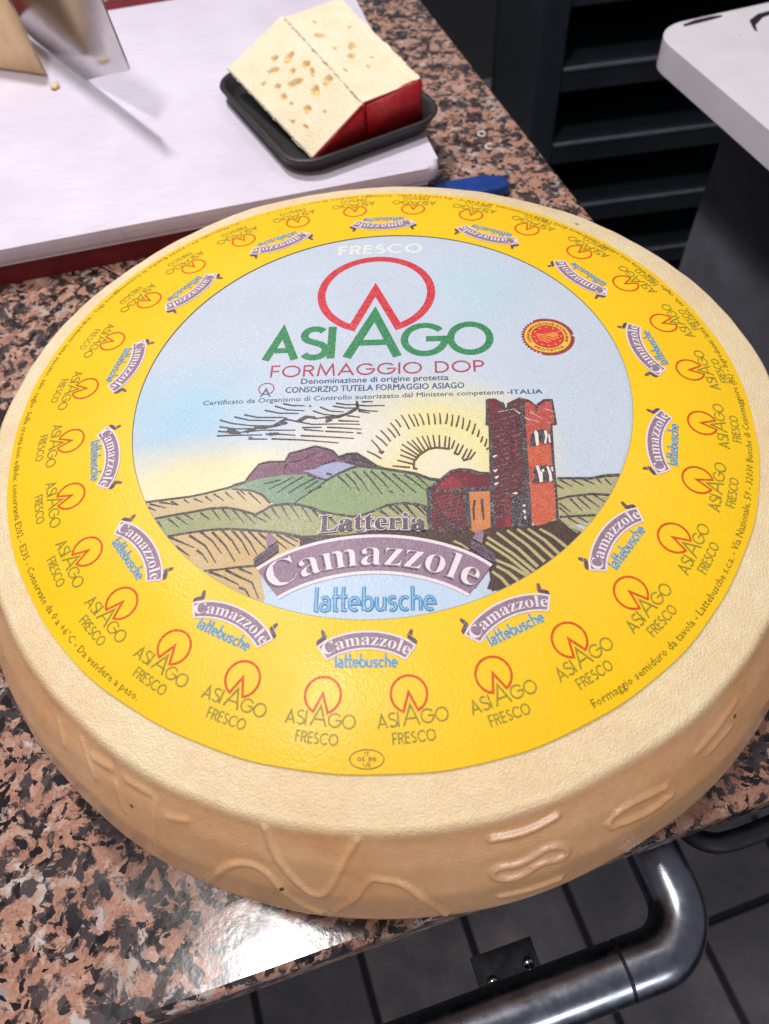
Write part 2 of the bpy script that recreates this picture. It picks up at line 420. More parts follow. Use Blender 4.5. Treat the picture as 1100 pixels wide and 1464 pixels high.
# inks
def sky_hook(nt):
    """printed sky: pale blue with a cream dawn round the sun and over the horizon"""
    tc = N(nt, 'ShaderNodeTexCoord').outputs['Object']
    def blob(cx, cy, rx, ry, s0, s1):
        x, y = CA*cx-SA*cy, SA*cx+CA*cy
        mp = N(nt, 'ShaderNodeMapping', vector_type='TEXTURE'); mp.inputs['Location'].default_value = (x*U, y*U, (dome(math.hypot(cx, cy))+LBASE+TOP)*U)
        mp.inputs['Rotation'].default_value = (0, 0, AL); mp.inputs['Scale'].default_value = (rx*U, ry*U, 1); L(nt, tc, mp.inputs[0])
        ln = N(nt, 'ShaderNodeVectorMath', operation='LENGTH'); L(nt, mp.outputs[0], ln.inputs[0])
        nz = noise(nt, tc, 60, 4).outputs['Fac']
        d = math_(nt, 'ADD', ln.outputs['Value'], math_(nt, 'MULTIPLY', math_(nt, 'SUBTRACT', nz, .5), .35))
        return ramp(nt, d, [(s0, g(1)), (s1, g(0))])
    blue = mix(nt, blob(.42, .60, .28, .3, .1, 1.), lin(197, 206, 218), lin(184, 210, 220))
    blue = mix(nt, blob(-.75, -.1, .4, .35, .2, 1.), blue, lin(170, 204, 222))
    c = mix(nt, blob(.24, -.34, .50, .46, .45, .95), blue, lin(236, 222, 156))
    c = mix(nt, blob(.24, -.40, .18, .18, .4, 1.), c, lin(238, 226, 190))
    c = mix(nt, blob(-.62, -.46, .62, .26, .35, 1.), c, lin(236, 224, 174))
    c = mix(nt, blob(-.1, -.24, .30, .20, .3, 1.), c, lin(228, 222, 204))
    return c
YEL = lin(251, 201, 24)
INK = {
 'sky': print_mat('sky', None, .16, hook=sky_hook, grain=.09, paper=lin(222, 226, 230), specks=.7),
 'blue': print_mat('pale_blue', lin(190, 208, 226), .12, grain=.05),
 'yellow': print_mat('yellow', YEL, .05, paper=lin(250, 222, 100), grain=.05, rough=.42, specks=.8),
 'red': print_mat('red', lin(208, 40, 52), .22, rough=.45), 'green': print_mat('green', lin(34, 130, 72), .2),
 'rose': print_mat('rose', lin(170, 46, 70), .25), 'navy': print_mat('navy', lin(46, 74, 124), .3), 'slate': print_mat('slate', lin(60, 72, 98), .3),
 'white': print_mat('white', lin(226, 226, 222), .2, paper=lin(200, 212, 224)),
 'ink': print_mat('black_brown', lin(62, 46, 46), .34), 'brown': print_mat('brown', lin(96, 66, 30), .2),
 'olive': print_mat('olive', lin(176, 168, 118), .2), 'purple': print_mat('purple', lin(120, 72, 92), .22), 'maroon2': print_mat('dark_purple', lin(82, 48, 66), .22),
 'lilac': print_mat('lilac', lin(160, 164, 196), .2), 'hill': print_mat('hill_green', lin(120, 150, 112), .32), 'green2': print_mat('hill_sage', lin(142, 158, 108), .25),
 'tan': print_mat('tan', lin(206, 182, 134), .2), 'tan2': print_mat('ochre', lin(208, 174, 116), .2), 'sage': print_mat('sage', lin(158, 160, 106), .3),
 'soil': print_mat('soil', lin(74, 50, 46), .3, paper=lin(150, 140, 100)), 'straw': print_mat('straw', lin(186, 172, 116), .2),
 'maroon': print_mat('maroon', lin(108, 42, 50), .34, paper=lin(190, 90, 90)), 'crimson': print_mat('crimson', lin(146, 48, 58), .3, paper=lin(200, 110, 100)),
 'brick': print_mat('brick', lin(184, 68, 50), .28), 'orange': print_mat('orange', lin(200, 88, 48), .24), 'orange2': print_mat('amber', lin(208, 124, 60), .24), 'cream': print_mat('cream', lin(232, 220, 210), .1),
 'mauve': print_mat('mauve', lin(146, 116, 134), .3, paper=lin(206, 190, 200)), 'mauve_d': print_mat('dark_mauve', lin(92, 68, 86), .25), 'pinkw': print_mat('pinkish_white', lin(234, 220, 222), .1, paper=lin(220, 200, 205)),
 'sky2': print_mat('bright_blue', lin(124, 188, 220), .15), 'blue2': print_mat('mid_blue', lin(44, 116, 172), .2),
 'red_y': print_mat('red_on_yellow', lin(214, 72, 22), .34, paper=lin(240, 180, 40)), 'olv_y': print_mat('olive_on_yellow', lin(146, 138, 46), .44, paper=lin(236, 196, 30)), 'dk_y': print_mat('dark_on_yellow', lin(116, 106, 36), .36, paper=lin(230, 190, 40)),
 'pale_y': print_mat('pale_yellow', lin(244, 226, 150), .1), 'gold': print_mat('gold', lin(244, 186, 60), .12), 'seal_r': print_mat('seal_red', lin(216, 44, 40), .12), 'seal_d': print_mat('seal_maroon', lin(150, 46, 36), .2), 'edge': print_mat('edge_olive', lin(176, 160, 96), .3),
}

def arc(cx, cy, rx, ry, a0, a1, n=14):
    return [(cx+rx*math.cos(math.radians(a0+(a1-a0)*i/n)), cy+ry*math.sin(math.radians(a0+(a1-a0)*i/n))) for i in range(n+1)]
# one-line alphabet (cap height 1): width, strokes
ABC = {
 'A': (.86, [[(0.02, 0), (.43, 1), (.84, 0)], [(.17, .34), (.69, .34)]]), 'F': (.5, [[(.06, 0), (.06, 1), (.5, 1)], [(.06, .53), (.46, .53)]]),
 'E': (.55, [[(.52, .05), (.06, .05), (.06, .95), (.52, .95)], [(.06, .52), (.48, .52)]]), 'I': (.14, [[(.07, 0), (.07, 1)]]),
 'R': (.62, [[(.06, 0), (.06, .95), (.3, .95)]+arc(.3, .73, .25, .22, 90, -90, 8)+[(.06, .51)], [(.32, .51), (.58, 0)]]),
 'P': (.58, [[(.06, 0), (.06, .95), (.3, .95)]+arc(.3, .71, .24, .24, 90, -90, 8)+[(.06, .47)]]),
 'D': (.78, [[(.06, .05), (.06, .95), (.3, .95)]+arc(.3, .5, .42, .45, 90, -90, 12)+[(.06, .05)]]),
 'O': (1.0, [arc(.5, .5, .46, .46, 90, 450, 26)]), 'C': (.86, [arc(.5, .5, .46, .46, 42, 318, 20)]),
 'G': (.98, [arc(.5, .5, .46, .46, 40, 352, 22)+[(.955, .5), (.52, .5)]]),
 'M': (1.0, [[(.05, 0), (.16, 1), (.5, .12), (.84, 1), (.95, 0)]]),
 'S': (.56, [arc(.27, .74, .20, .21, 35, 230, 10)+arc(.28, .26, .22, .22, 62, -150, 12)]), 'V': (.8, [[(0, 1), (.4, 0), (.8, 1)]]), ' ': (.4, []),
 # lower case of the dairy's name, x height .56
 'l': (.16, [[(.08, 1), (.08, .04), (.2, .02)]]), 'a': (.52, [[(.10, .50), (.2, .56), (.32, .56), (.43, .46), (.43, 0)], arc(.25, .17, .17, .16, 30, 330, 12)]),
 't': (.30, [[(.12, 1), (.12, .04), (.28, .02)], [(-.02, .58), (.3, .58)]]), 'e': (.52, [[(.06, .29), (.46, .29)]+arc(.26, .28, .21, .26, 2, 310, 14)]),
 'b': (.52, [[(.08, 1), (.08, 0)], arc(.27, .28, .2, .26, 155, -155, 14)]), 'u': (.5, [[(.07, .56), (.07, .24)]+arc(.24, .22, .17, .2, 180, 360, 8)+[(.41, .56)], [(.41, .3), (.41, 0)]]),
 's': (.42, [[(.36, .52)]+arc(.19, .41, .13, .13, 60, 235, 7)+arc(.2, .15, .14, .14, 55, -140, 8)]), 'c': (.46, [arc(.26, .28, .21, .26, 50, 310, 12)]),
 'h': (.5, [[(.08, 1), (.08, 0)], [(.08, .3)]+arc(.25, .36, .17, .18, 180, 0, 8)+[(.42, 0)]]),
}
def mono(txt, x0, x1, y0, hgt_, w, ink, lay, track=.16, pr=None, w2=None, ink2=None):
    pr = pr or Print(); tot = sum(ABC[c][0] for c in txt)+track*(len(txt)-1); sx = (x1-x0)/tot; x = 0
    for c in txt:
        wd, st = ABC[c]
        for pl in st:
            pts = [(x0+(x+px)*sx, y0+py*hgt_) for px, py in pl]
            cl = c == 'O'
            pr.stroke(pts[:-1] if cl else pts, w, w, ink, lay, closed=cl)
            if ink2: pr.stroke(pts[:-1] if cl else pts, w2, w2, ink2, lay+1, closed=cl)
        x += wd+track
    return pr
_dg = None
def font_tris(body, offset=0., res=2, spacing=1.):
    c = D.curves.new('lettering', 'FONT'); c.body = body; c.resolution_u = res; c.offset = offset; c.space_character = spacing
    o = D.objects.new('lettering', c); COL.objects.link(o)
    dg = bpy.context.evaluated_depsgraph_get(); ev = o.evaluated_get(dg); me = ev.to_mesh()
    co = np.array([v.co[:2] for v in me.vertices]); fs = [np.array([co[i] for i in p.vertices]) for p in me.polygons]
    ev.to_mesh_clear(); D.objects.remove(o); D.curves.remove(c)
    return fs, co.min(0), co.max(0)
def fit_text(pr, body, x0, x1, y0, cap, ink, lay, offset=0., warp=None, ref=None, spacing=1., res=2, slope=0., bold=0.):
    fs, lo, hi = font_tris(body, offset, res, spacing)
    if ref: _, lo, hi = font_tris(body, 0., res, spacing)
    sx = (x1-x0)/(hi[0]-lo[0]); sy = cap/.72
    def f(t):
        q = np.c_[x0+(t[:, 0]-lo[0])*sx, y0+t[:, 1]*sy+slope*(t[:, 0]-lo[0])*sx]
        return warp(q) if warp else q
    if bold:
        pr.tris(fs, ink, lay+.1, lambda t: f(t)+np.array([bold, 0])); pr.tris(fs, ink, lay+.2, lambda t: f(t)+np.array([bold*.5, bold*.4]))
    return pr.tris(fs, ink, lay, f)
def serif(s):
    o = ''
    for ch in s:
        o += chr(0x1D400+ord(ch)-65) if ch.isupper() else chr(0x1D41A+ord(ch)-97)
    return o
def bend(cx, cy, R):
    """lay a line of text (x, y above the baseline) on a circle arc"""
    def f(q):
        a = q[:, 0]/R; r = R+q[:, 1]; return np.c_[cx+r*np.sin(a), cy+r*np.cos(a)]
    return f

def logo(sw, red, grn, ringw=1.):
    """ring with the notch and the six letters, centred on the ring, full size"""
    pr = Print(); RR = .244; cx, cy = 0, 0
    a0 = math.degrees(math.atan2(-.225, -.095)); a1 = math.degrees(math.atan2(-.225, .095))
    pts = [(-.003, .022)]+[( -.098, -.222)]+arc(0, 0, RR, RR, 360+a0, a1, 44)[1:-1]+[(.098, -.222)]
    pr.stroke(pts, sw*ringw, sw*ringw, red, 1, closed=True)
    base, cap = -.403, .19
    X = lambda x: x+.024
    pr.stroke([(X(-.480), base), (X(-.418), base+cap-.02), (X(-.357), base)], sw*.92, sw*.92, grn, 2); pr.stroke([(X(-.458), base+.055), (X(-.378), base+.055)], sw*.8, sw*.8, grn, 2)
    pr.stroke([(X(-.340+p[0]*.222), base+p[1]*cap) for p in ABC['S'][1][0]], sw*.9, sw*.9, grn, 2)
    pr.stroke([(X(-.206), base), (X(-.206), base+cap)], sw*.95, sw*.95, grn, 2)
    pr.stroke([(X(-.139), base), (X(-.026), base+.262), (X(.072), base)], sw*1.05, sw*1.05, grn, 2); pr.stroke([(X(-.1), base+.086), (X(.04), base+.086)], sw*.9, sw*.9, grn, 2)
    pr.stroke(arc(X(.186), base+.096, .085, .085, 38, 350, 24)+[(X(.268), base+.098), (X(.192), base+.098)], sw*.85, sw*.85, grn, 2)
    pr.stroke(arc(X(.376), base+.096, .082, .085, 90, 450, 30)[:-1], sw*.85, sw*.85, grn, 2, closed=True)
    return pr
def scaled(k, dx, dy, ky=None):
    return lambda q: np.c_[q[:, 0]*k+dx, q[:, 1]*(ky or k)+dy]

def banner(small):
    """curved mauve ribbon with rolled ends; origin = top of its arch, full width about .84"""
    pr = Print(); R = .80; h = .142
    def A(x, y):                                           # x along arch, y below the arch
        a = x/R; r = R-y; return (r*math.sin(a), -R+r*math.cos(a))
    xs = np.linspace(-.425, .425, 33)
    fl = lambda x: .012*abs(x/.425)**6
    top = [A(x, fl(x)) for x in xs]; bot = [A(x*.955, h+fl(x)*.4) for x in xs]
    for i in range(32): pr.poly([bot[i], bot[i+1], top[i+1], top[i]], 'mauve', 3)
    wv = .012 if not small else .016
    pr.stroke(top, wv, wv, 'pinkw', 4); pr.stroke(bot, wv, wv, 'pinkw', 4)
    if small: pr.stroke([top[0], bot[0]], wv, wv, 'pinkw', 4); pr.stroke([top[-1], bot[-1]], wv, wv, 'pinkw', 4)
    for s in (-1, 1):
        e = np.array(A(s*.405, -.004))
        pr.poly([e+(-s*.012, .004), e+(s*.022, -.014), e+(s*.026, .016), e+(s*.01, .034), e+(-s*.035, .066), e+(-s*.055, .075), e+(-s*.058, .044)][::s], 'mauve_d', 3)
        pr.poly([e+(-s*.018, .06), e+(-s*.008, .105), e+(-s*.026, .118), e+(-s*.05, .082)][::s], 'mauve' if not small else 'mauve_d', 3)
        pr.stroke([e+(s*.02, .0), e+(-s*.01, .03), e+(-s*.04, .045)], .006, .004, 'ink', 4)
    b = bend(0, -R, R-h+.028)
    cap = .104
    if not small:
        sh = lambda q: b(q)+np.array([-.007, -.005])
        fit_text(pr, serif('Camazzole'), -.352, .352, 0, cap, 'mauve_d', 5, -.004, sh, ref=1)
    fit_text(pr, serif('Camazzole'), -.352, .352, 0, cap, 'pinkw', 6, -.010 if not small else .0, b, ref=1)
    return pr
def dairy(x0, x1, y0, hgt_, w, halo=None):
    pr = Print()
    if halo: mono('lattebusche', x0, x1, y0, hgt_, w*1.55, halo, 3, .05, pr)
    mono('lattebusche', x0, x1, y0, hgt_, w, 'blue2', 4, .05, pr, w*(.45 if not halo else .30), 'sky2')
    return pr

# ---- label sheets
def rim_out(t): return 1.4841-.0303*np.cos(t)-.0045*np.sin(t)+.0071*np.cos(2*t)-.0105*np.sin(2*t)
def rim_in(t): return 1.0+.0017*np.cos(t)+.003*np.sin(t)-.0099*np.cos(2*t)+.0102*np.sin(2*t)
label = None
def sheet(name, r0, r1, cx, cy, ink, lay, parent, nr, nth=360, wavy=0., skirt=False):
    vs = []; fs = []
    for i in range(nr+1):
        for k in range(nth):
            a = 2*math.pi*k/nth; q0 = r0 if isinstance(r0, float) else r0(a); q1 = r1(a)
            r = q0+(q1-q0)*i/nr
            if i == nr and wavy: r += wavy*(math.sin(5*a+1)+.6*math.sin(13*a)+.4*math.sin(31*a+2))
            x, y = r*math.cos(a), r*math.sin(a); x, y = CA*x-SA*y, SA*x+CA*y
            vs.append((x*U, y*U, (dome(math.hypot(x, y))+LBASE+lay*EPS+float(crease(x, y))+TOP)*U))
    if skirt:
        for k in range(nth):
            x, y, z = vs[nr*nth+k]; vs.append((x*1.0001, y*1.0001, z)); 
        for k in range(nth):
            x, y, z = vs[nr*nth+k]; vs.append((x*1.0006, y*1.0006, z-.0072*U))
    for i in list(range(nr))+([nr+1] if skirt else []):
        for k in range(nth):
            j = (k+1) % nth; fs.append((i*nth+k, (i+1)*nth+k, (i+1)*nth+j, i*nth+j))
    return mesh_obj(name, vs, fs, INK[ink], parent, smooth=True)
label = sheet('label', rim_in, rim_out, 0, 0, 'yellow', 8, wheel, 12, 420, .0025, True)
label['label'] = 'round yellow paper label with a pale blue picture in the middle'
sheet('picture_ground', .002, lambda t: rim_in(t)+.02, 0, 0, 'sky', 0, label, 26, 240)

# ---- landscape picture
ART=[
('F','olive',[(0.616,-0.458),(0.693,-0.457),(0.776,-0.456),(0.832,-0.444),(0.895,-0.435),(0.909,-0.481),(0.833,-0.624),(0.637,-0.664),(0.598,-0.627)]),
('F','purple',[(-0.49,-0.448),(-0.478,-0.418),(-0.446,-0.365),(-0.409,-0.355),(-0.349,-0.357),(-0.334,-0.318),(-0.306,-0.311),(-0.238,-0.287),(-0.199,-0.299),(-0.17,-0.312),(-0.147,-0.342),(-0.116,-0.328),(-0.079,-0.326),(-0.047,-0.351),(-0.003,-0.383),(0.028,-0.403),(0.053,-0.412),(0.053,-0.457),(-0.251,-0.463),(-0.489,-0.455)]),
('F','maroon2',[(-0.147,-0.342),(-0.116,-0.328),(-0.079,-0.326),(-0.047,-0.351),(-0.003,-0.387),(-0.071,-0.385),(-0.133,-0.364)]),
('F','lilac',[(-0.28,-0.403),(-0.231,-0.396),(-0.201,-0.377),(-0.146,-0.364),(-0.083,-0.385),(-0.119,-0.403),(-0.155,-0.429),(-0.184,-0.45),(-0.216,-0.431),(-0.255,-0.41)]),
('F','green',[(-0.572,-0.48),(-0.488,-0.451),(-0.428,-0.432),(-0.355,-0.421),(-0.262,-0.419),(-0.206,-0.436),(-0.186,-0.449),(-0.159,-0.429),(-0.103,-0.398),(-0.071,-0.387),(0.005,-0.398),(0.071,-0.412),(0.141,-0.428),(0.192,-0.453),(0.229,-0.46),(0.23,-0.592),(0.027,-0.62),(-0.152,-0.658),(-0.288,-0.655),(-0.331,-0.553),(-0.38,-0.545),(-0.421,-0.5),(-0.485,-0.479)]),
('F','green2',[(-0.186,-0.449),(-0.159,-0.429),(-0.103,-0.398),(-0.071,-0.387),(0.005,-0.398),(0.071,-0.412),(0.141,-0.428),(0.211,-0.462),(0.208,-0.581),(0.14,-0.563),(0.095,-0.557),(0.036,-0.566),(-0.019,-0.592),(-0.082,-0.61),(-0.155,-0.594),(-0.249,-0.565),(-0.3,-0.563),(-0.292,-0.541)]),
('F','tan',[(-0.867,-0.517),(-0.786,-0.512),(-0.632,-0.495),(-0.535,-0.477),(-0.447,-0.488),(-0.407,-0.522),(-0.386,-0.548),(-0.413,-0.583),(-0.448,-0.588),(-0.499,-0.565),(-0.562,-0.556),(-0.622,-0.565),(-0.695,-0.573),(-0.81,-0.59),(-0.856,-0.578)]),
('F','sage',[(-0.816,-0.592),(-0.743,-0.581),(-0.664,-0.572),(-0.604,-0.557),(-0.549,-0.558),(-0.499,-0.569),(-0.436,-0.592),(-0.407,-0.576),(-0.373,-0.556),(-0.325,-0.548),(-0.277,-0.555),(-0.221,-0.574),(-0.197,-0.579),(-0.155,-0.594),(-0.081,-0.611),(-0.018,-0.598),(0.009,-0.63),(-0.105,-0.701),(-0.238,-0.718),(-0.328,-0.716),(-0.19,-0.706),(-0.261,-0.691),(-0.333,-0.672),(-0.429,-0.658),(-0.526,-0.648),(-0.609,-0.653),(-0.747,-0.668),(-0.824,-0.615)]),
('F','sage',[(-0.018,-0.595),(0.036,-0.566),(0.095,-0.557),(0.145,-0.563),(0.199,-0.581),(0.196,-0.707),(0.011,-0.703)]),
('F','tan2',[(-0.759,-0.671),(-0.669,-0.658),(-0.592,-0.649),(-0.526,-0.647),(-0.429,-0.658),(-0.332,-0.673),(-0.249,-0.693),(-0.19,-0.699),(-0.188,-0.736),(-0.402,-0.807),(-0.587,-0.813),(-0.719,-0.729)]),
('F','tan2',[(-0.611,-0.812),(-0.541,-0.808),(-0.472,-0.803),(-0.402,-0.801),(-0.366,-0.943),(-0.458,-0.929),(-0.57,-0.851)]),
('F','soil',[(0.176,-0.588),(0.498,-0.593),(0.473,-0.908),(0.423,-0.908),(0.373,-0.899),(0.408,-0.805),(0.353,-0.79),(0.269,-0.735),(0.191,-0.709)]),
('F','soil',[(0.362,-0.663),(0.542,-0.658),(0.64,-0.633),(0.669,-0.657),(0.718,-0.687),(0.676,-0.736),(0.545,-0.852),(0.389,-0.908),(0.375,-0.712)]),
('F','soil',[(-0.267,-0.686),(-0.182,-0.684),(-0.106,-0.685),(0.01,-0.667),(0.072,-0.668),(0.188,-0.67),(0.204,-0.747),(0.011,-0.703),(-0.194,-0.709),(-0.264,-0.733)]),
('S','straw',[(0.386,-0.703),(0.467,-0.767),(0.537,-0.835)],0.0122,0.0159),
('S','straw',[(0.419,-0.685),(0.489,-0.749),(0.548,-0.817)],0.0122,0.0159),
('S','straw',[(0.456,-0.676),(0.52,-0.735),(0.573,-0.798)],0.0122,0.0159),
('S','straw',[(0.491,-0.671),(0.552,-0.725),(0.603,-0.783)],0.0122,0.0159),
('S','straw',[(0.528,-0.67),(0.582,-0.716),(0.625,-0.768)],0.0122,0.0159),
('S','straw',[(0.568,-0.67),(0.616,-0.703),(0.654,-0.742)],0.0122,0.0159),
('S','straw',[(0.404,-0.789),(0.462,-0.818),(0.51,-0.852)],0.0122,0.0159),
('S','straw',[(0.38,-0.724),(0.455,-0.783),(0.52,-0.846)],0.0122,0.0159),
('S','straw',[(0.394,-0.835),(0.424,-0.86),(0.446,-0.891)],0.0122,0.0159),
('S','straw',[(0.41,-0.815),(0.448,-0.839),(0.478,-0.869)],0.0122,0.0159),
('S','straw',[(0.64,-0.639),(0.697,-0.688)],0.0072,0.0145),
('S','straw',[(0.651,-0.633),(0.715,-0.675)],0.0072,0.0145),
('S','straw',[(0.667,-0.63),(0.738,-0.657)],0.0072,0.0145),
('S','straw',[(0.27,-0.718),(0.296,-0.731),(0.321,-0.751)],0.0116,0.0058),
('S','straw',[(0.022,-0.604),(0.045,-0.621)],0.0116,0.0058),
('S','straw',[(0.045,-0.588),(0.081,-0.621)],0.0116,0.0058),
('S','straw',[(0.072,-0.575),(0.117,-0.622)],0.0116,0.0058),
('S','straw',[(0.104,-0.571),(0.14,-0.614)],0.0116,0.0058),
('S','straw',[(0.14,-0.58),(0.18,-0.618)],0.0116,0.0058),
('F','maroon',[(0.19,-0.498),(0.216,-0.474),(0.273,-0.421),(0.304,-0.414),(0.34,-0.418),(0.375,-0.433),(0.418,-0.434),(0.415,-0.514),(0.325,-0.513),(0.32,-0.669),(0.298,-0.683),(0.201,-0.682),(0.185,-0.618)]),
('F','crimson',[(0.22,-0.492),(0.247,-0.456),(0.273,-0.437),(0.297,-0.463),(0.316,-0.494),(0.265,-0.503)]),
('F','crimson',[(0.209,-0.541),(0.245,-0.524),(0.3,-0.528),(0.307,-0.591),(0.29,-0.643),(0.242,-0.619)]),
('F','orange2',[(0.323,-0.514),(0.413,-0.511),(0.408,-0.661),(0.346,-0.686),(0.323,-0.669)]),
('F','maroon',[(0.424,-0.074),(0.455,-0.073),(0.487,-0.1),(0.49,-0.129),(0.499,-0.125),(0.504,-0.097),(0.551,-0.07),(0.585,-0.083),(0.609,-0.11),(0.61,-0.135),(0.618,-0.103),(0.645,-0.081),(0.675,-0.08),(0.677,-0.203),(0.658,-0.206),(0.541,-0.442),(0.539,-0.656),(0.405,-0.67),(0.418,-0.434),(0.428,-0.202),(0.416,-0.196)]),
('F','brick',[(0.565,-0.098),(0.59,-0.088),(0.605,-0.112),(0.608,-0.135),(0.62,-0.114),(0.649,-0.089),(0.672,-0.087),(0.675,-0.201),(0.656,-0.205),(0.649,-0.314),(0.649,-0.405),(0.63,-0.625),(0.591,-0.651),(0.558,-0.659),(0.543,-0.639),(0.551,-0.479),(0.554,-0.313),(0.561,-0.201)]),
('F','orange',[(0.556,-0.31),(0.644,-0.311),(0.64,-0.399),(0.565,-0.407),(0.552,-0.398)]),
('F','orange',[(0.55,-0.487),(0.643,-0.48),(0.631,-0.625),(0.591,-0.65),(0.558,-0.659),(0.546,-0.639),(0.545,-0.564)]),
('F','ink',[(0.481,-0.539),(0.504,-0.528),(0.536,-0.528),(0.543,-0.639),(0.536,-0.662),(0.471,-0.667)]),
('S','crimson',[(0.482,-0.524),(0.468,-0.539),(0.46,-0.662)],0.0203,0.0174),
('S','cream',[(0.487,-0.52),(0.504,-0.523)],0.0087,0.0087),
('S','cream',[(0.518,-0.576),(0.528,-0.569)],0.0116,0.0116),
('S','cream',[(0.519,-0.604),(0.529,-0.597)],0.0116,0.0116),
('S','cream',[(0.521,-0.628),(0.53,-0.622)],0.0116,0.0116),
('F','ink',[(0.566,-0.313),(0.58,-0.246),(0.592,-0.233),(0.608,-0.23),(0.634,-0.23),(0.648,-0.247),(0.643,-0.294),(0.627,-0.304),(0.608,-0.287),(0.595,-0.31)]),
('F','cream',[(0.592,-0.31),(0.591,-0.24),(0.598,-0.232),(0.605,-0.247),(0.603,-0.304)]),
('F','cream',[(0.622,-0.297),(0.63,-0.267),(0.628,-0.237),(0.637,-0.233),(0.64,-0.254),(0.63,-0.298)]),
('S','cream',[(0.645,-0.254),(0.644,-0.294)],0.0058,0.0058),
('F','ink',[(0.558,-0.479),(0.573,-0.455),(0.569,-0.417),(0.586,-0.398),(0.617,-0.398),(0.641,-0.405),(0.647,-0.443),(0.642,-0.474)]),
('F','cream',[(0.588,-0.476),(0.587,-0.442),(0.581,-0.404),(0.59,-0.398),(0.597,-0.43),(0.603,-0.43),(0.6,-0.473)]),
('F','cream',[(0.623,-0.474),(0.625,-0.443),(0.619,-0.405),(0.626,-0.402),(0.634,-0.43),(0.635,-0.467)]),
('S','cream',[(0.639,-0.408),(0.64,-0.427)],0.007,0.0058),
('S','cream',[(0.605,-0.417),(0.606,-0.43)],0.0087,0.0058),
('S','ink',[(0.351,-0.55),(0.344,-0.591),(0.345,-0.635)],0.0075,0.0058),
('S','ink',[(0.376,-0.544),(0.376,-0.586),(0.377,-0.632)],0.0093,0.0058),
('S','ink',[(0.437,-0.147),(0.484,-0.127),(0.534,-0.106),(0.568,-0.091)],0.0064,0.0099),
('S','ink',[(0.435,-0.172),(0.482,-0.152),(0.532,-0.132),(0.566,-0.117)],0.0064,0.0099),
('S','ink',[(0.434,-0.198),(0.48,-0.178),(0.53,-0.158),(0.563,-0.143)],0.0064,0.0099),
('S','ink',[(0.432,-0.223),(0.478,-0.203),(0.528,-0.183),(0.561,-0.168)],0.0064,0.0099),
('S','ink',[(0.43,-0.247),(0.476,-0.228),(0.526,-0.208),(0.559,-0.193)],0.0064,0.0099),
('S','ink',[(0.429,-0.272),(0.475,-0.252),(0.524,-0.233),(0.556,-0.218)],0.0064,0.0099),
('S','ink',[(0.427,-0.296),(0.473,-0.277),(0.521,-0.257),(0.554,-0.243)],0.0064,0.0099),
('S','ink',[(0.425,-0.32),(0.471,-0.301),(0.519,-0.282),(0.552,-0.268)],0.0064,0.0099),
('S','ink',[(0.424,-0.344),(0.469,-0.325),(0.517,-0.306),(0.55,-0.292)],0.0064,0.0099),
('S','ink',[(0.422,-0.367),(0.467,-0.349),(0.515,-0.33),(0.548,-0.316)],0.0064,0.0099),
('S','ink',[(0.421,-0.391),(0.466,-0.372),(0.513,-0.353),(0.546,-0.339)],0.0064,0.0099),
('S','ink',[(0.419,-0.414),(0.464,-0.395),(0.512,-0.377),(0.543,-0.363)],0.0064,0.0099),
('S','ink',[(0.418,-0.436),(0.462,-0.418),(0.51,-0.4),(0.541,-0.386)],0.0064,0.0099),
('S','ink',[(0.416,-0.459),(0.461,-0.441),(0.508,-0.423),(0.539,-0.409)],0.0064,0.0099),
('S','ink',[(0.415,-0.481),(0.459,-0.463),(0.506,-0.445),(0.537,-0.432)],0.0064,0.0099),
('S','ink',[(0.413,-0.503),(0.457,-0.486),(0.504,-0.468),(0.535,-0.454)],0.0064,0.0099),
('S','ink',[(0.412,-0.525),(0.456,-0.508),(0.502,-0.49),(0.533,-0.477)],0.0064,0.0099),
('S','ink',[(0.411,-0.547),(0.454,-0.529),(0.5,-0.512),(0.531,-0.499)],0.0064,0.0099),
('S','ink',[(0.409,-0.568),(0.452,-0.551),(0.498,-0.534),(0.529,-0.521)],0.0064,0.0099),
('S','ink',[(0.408,-0.59),(0.451,-0.572),(0.497,-0.555),(0.527,-0.542)],0.0064,0.0099),
('S','ink',[(0.406,-0.611),(0.449,-0.594),(0.495,-0.576),(0.526,-0.564)],0.0064,0.0099),
('S','ink',[(0.405,-0.632),(0.448,-0.615),(0.493,-0.598),(0.524,-0.585)],0.0064,0.0099),
('S','crimson',[(0.496,-0.245),(0.523,-0.234)],0.0072,0.0029),
('S','crimson',[(0.511,-0.299),(0.538,-0.289)],0.0072,0.0029),
('S','crimson',[(0.497,-0.332),(0.523,-0.322)],0.0072,0.0029),
('S','crimson',[(0.509,-0.416),(0.535,-0.406)],0.0072,0.0029),
('S','crimson',[(0.495,-0.441),(0.521,-0.432)],0.0072,0.0029),
('S','crimson',[(0.481,-0.472),(0.507,-0.463)],0.0072,0.0029),
('S','crimson',[(0.517,-0.266),(0.544,-0.255)],0.0072,0.0029),
('S','crimson',[(0.485,-0.503),(0.511,-0.494)],0.0072,0.0029),
('S','cream',[(0.427,-0.425),(0.441,-0.416)],0.0093,0.0043),
('S','cream',[(0.43,-0.455),(0.443,-0.446)],0.0093,0.0043),
('S','cream',[(0.426,-0.484),(0.44,-0.475)],0.0093,0.0043),
('S','cream',[(0.429,-0.359),(0.443,-0.35)],0.0093,0.0043),
('S','ink',[(0.424,-0.074),(0.455,-0.073),(0.487,-0.1),(0.49,-0.129),(0.499,-0.125),(0.504,-0.097),(0.551,-0.07),(0.585,-0.083),(0.609,-0.11),(0.609,-0.139),(0.618,-0.103),(0.645,-0.081),(0.675,-0.08),(0.677,-0.203),(0.658,-0.206)],0.007,0.007),
('S','ink',[(0.424,-0.074),(0.421,-0.138),(0.416,-0.198),(0.428,-0.202),(0.418,-0.434),(0.408,-0.667)],0.0087,0.0145),
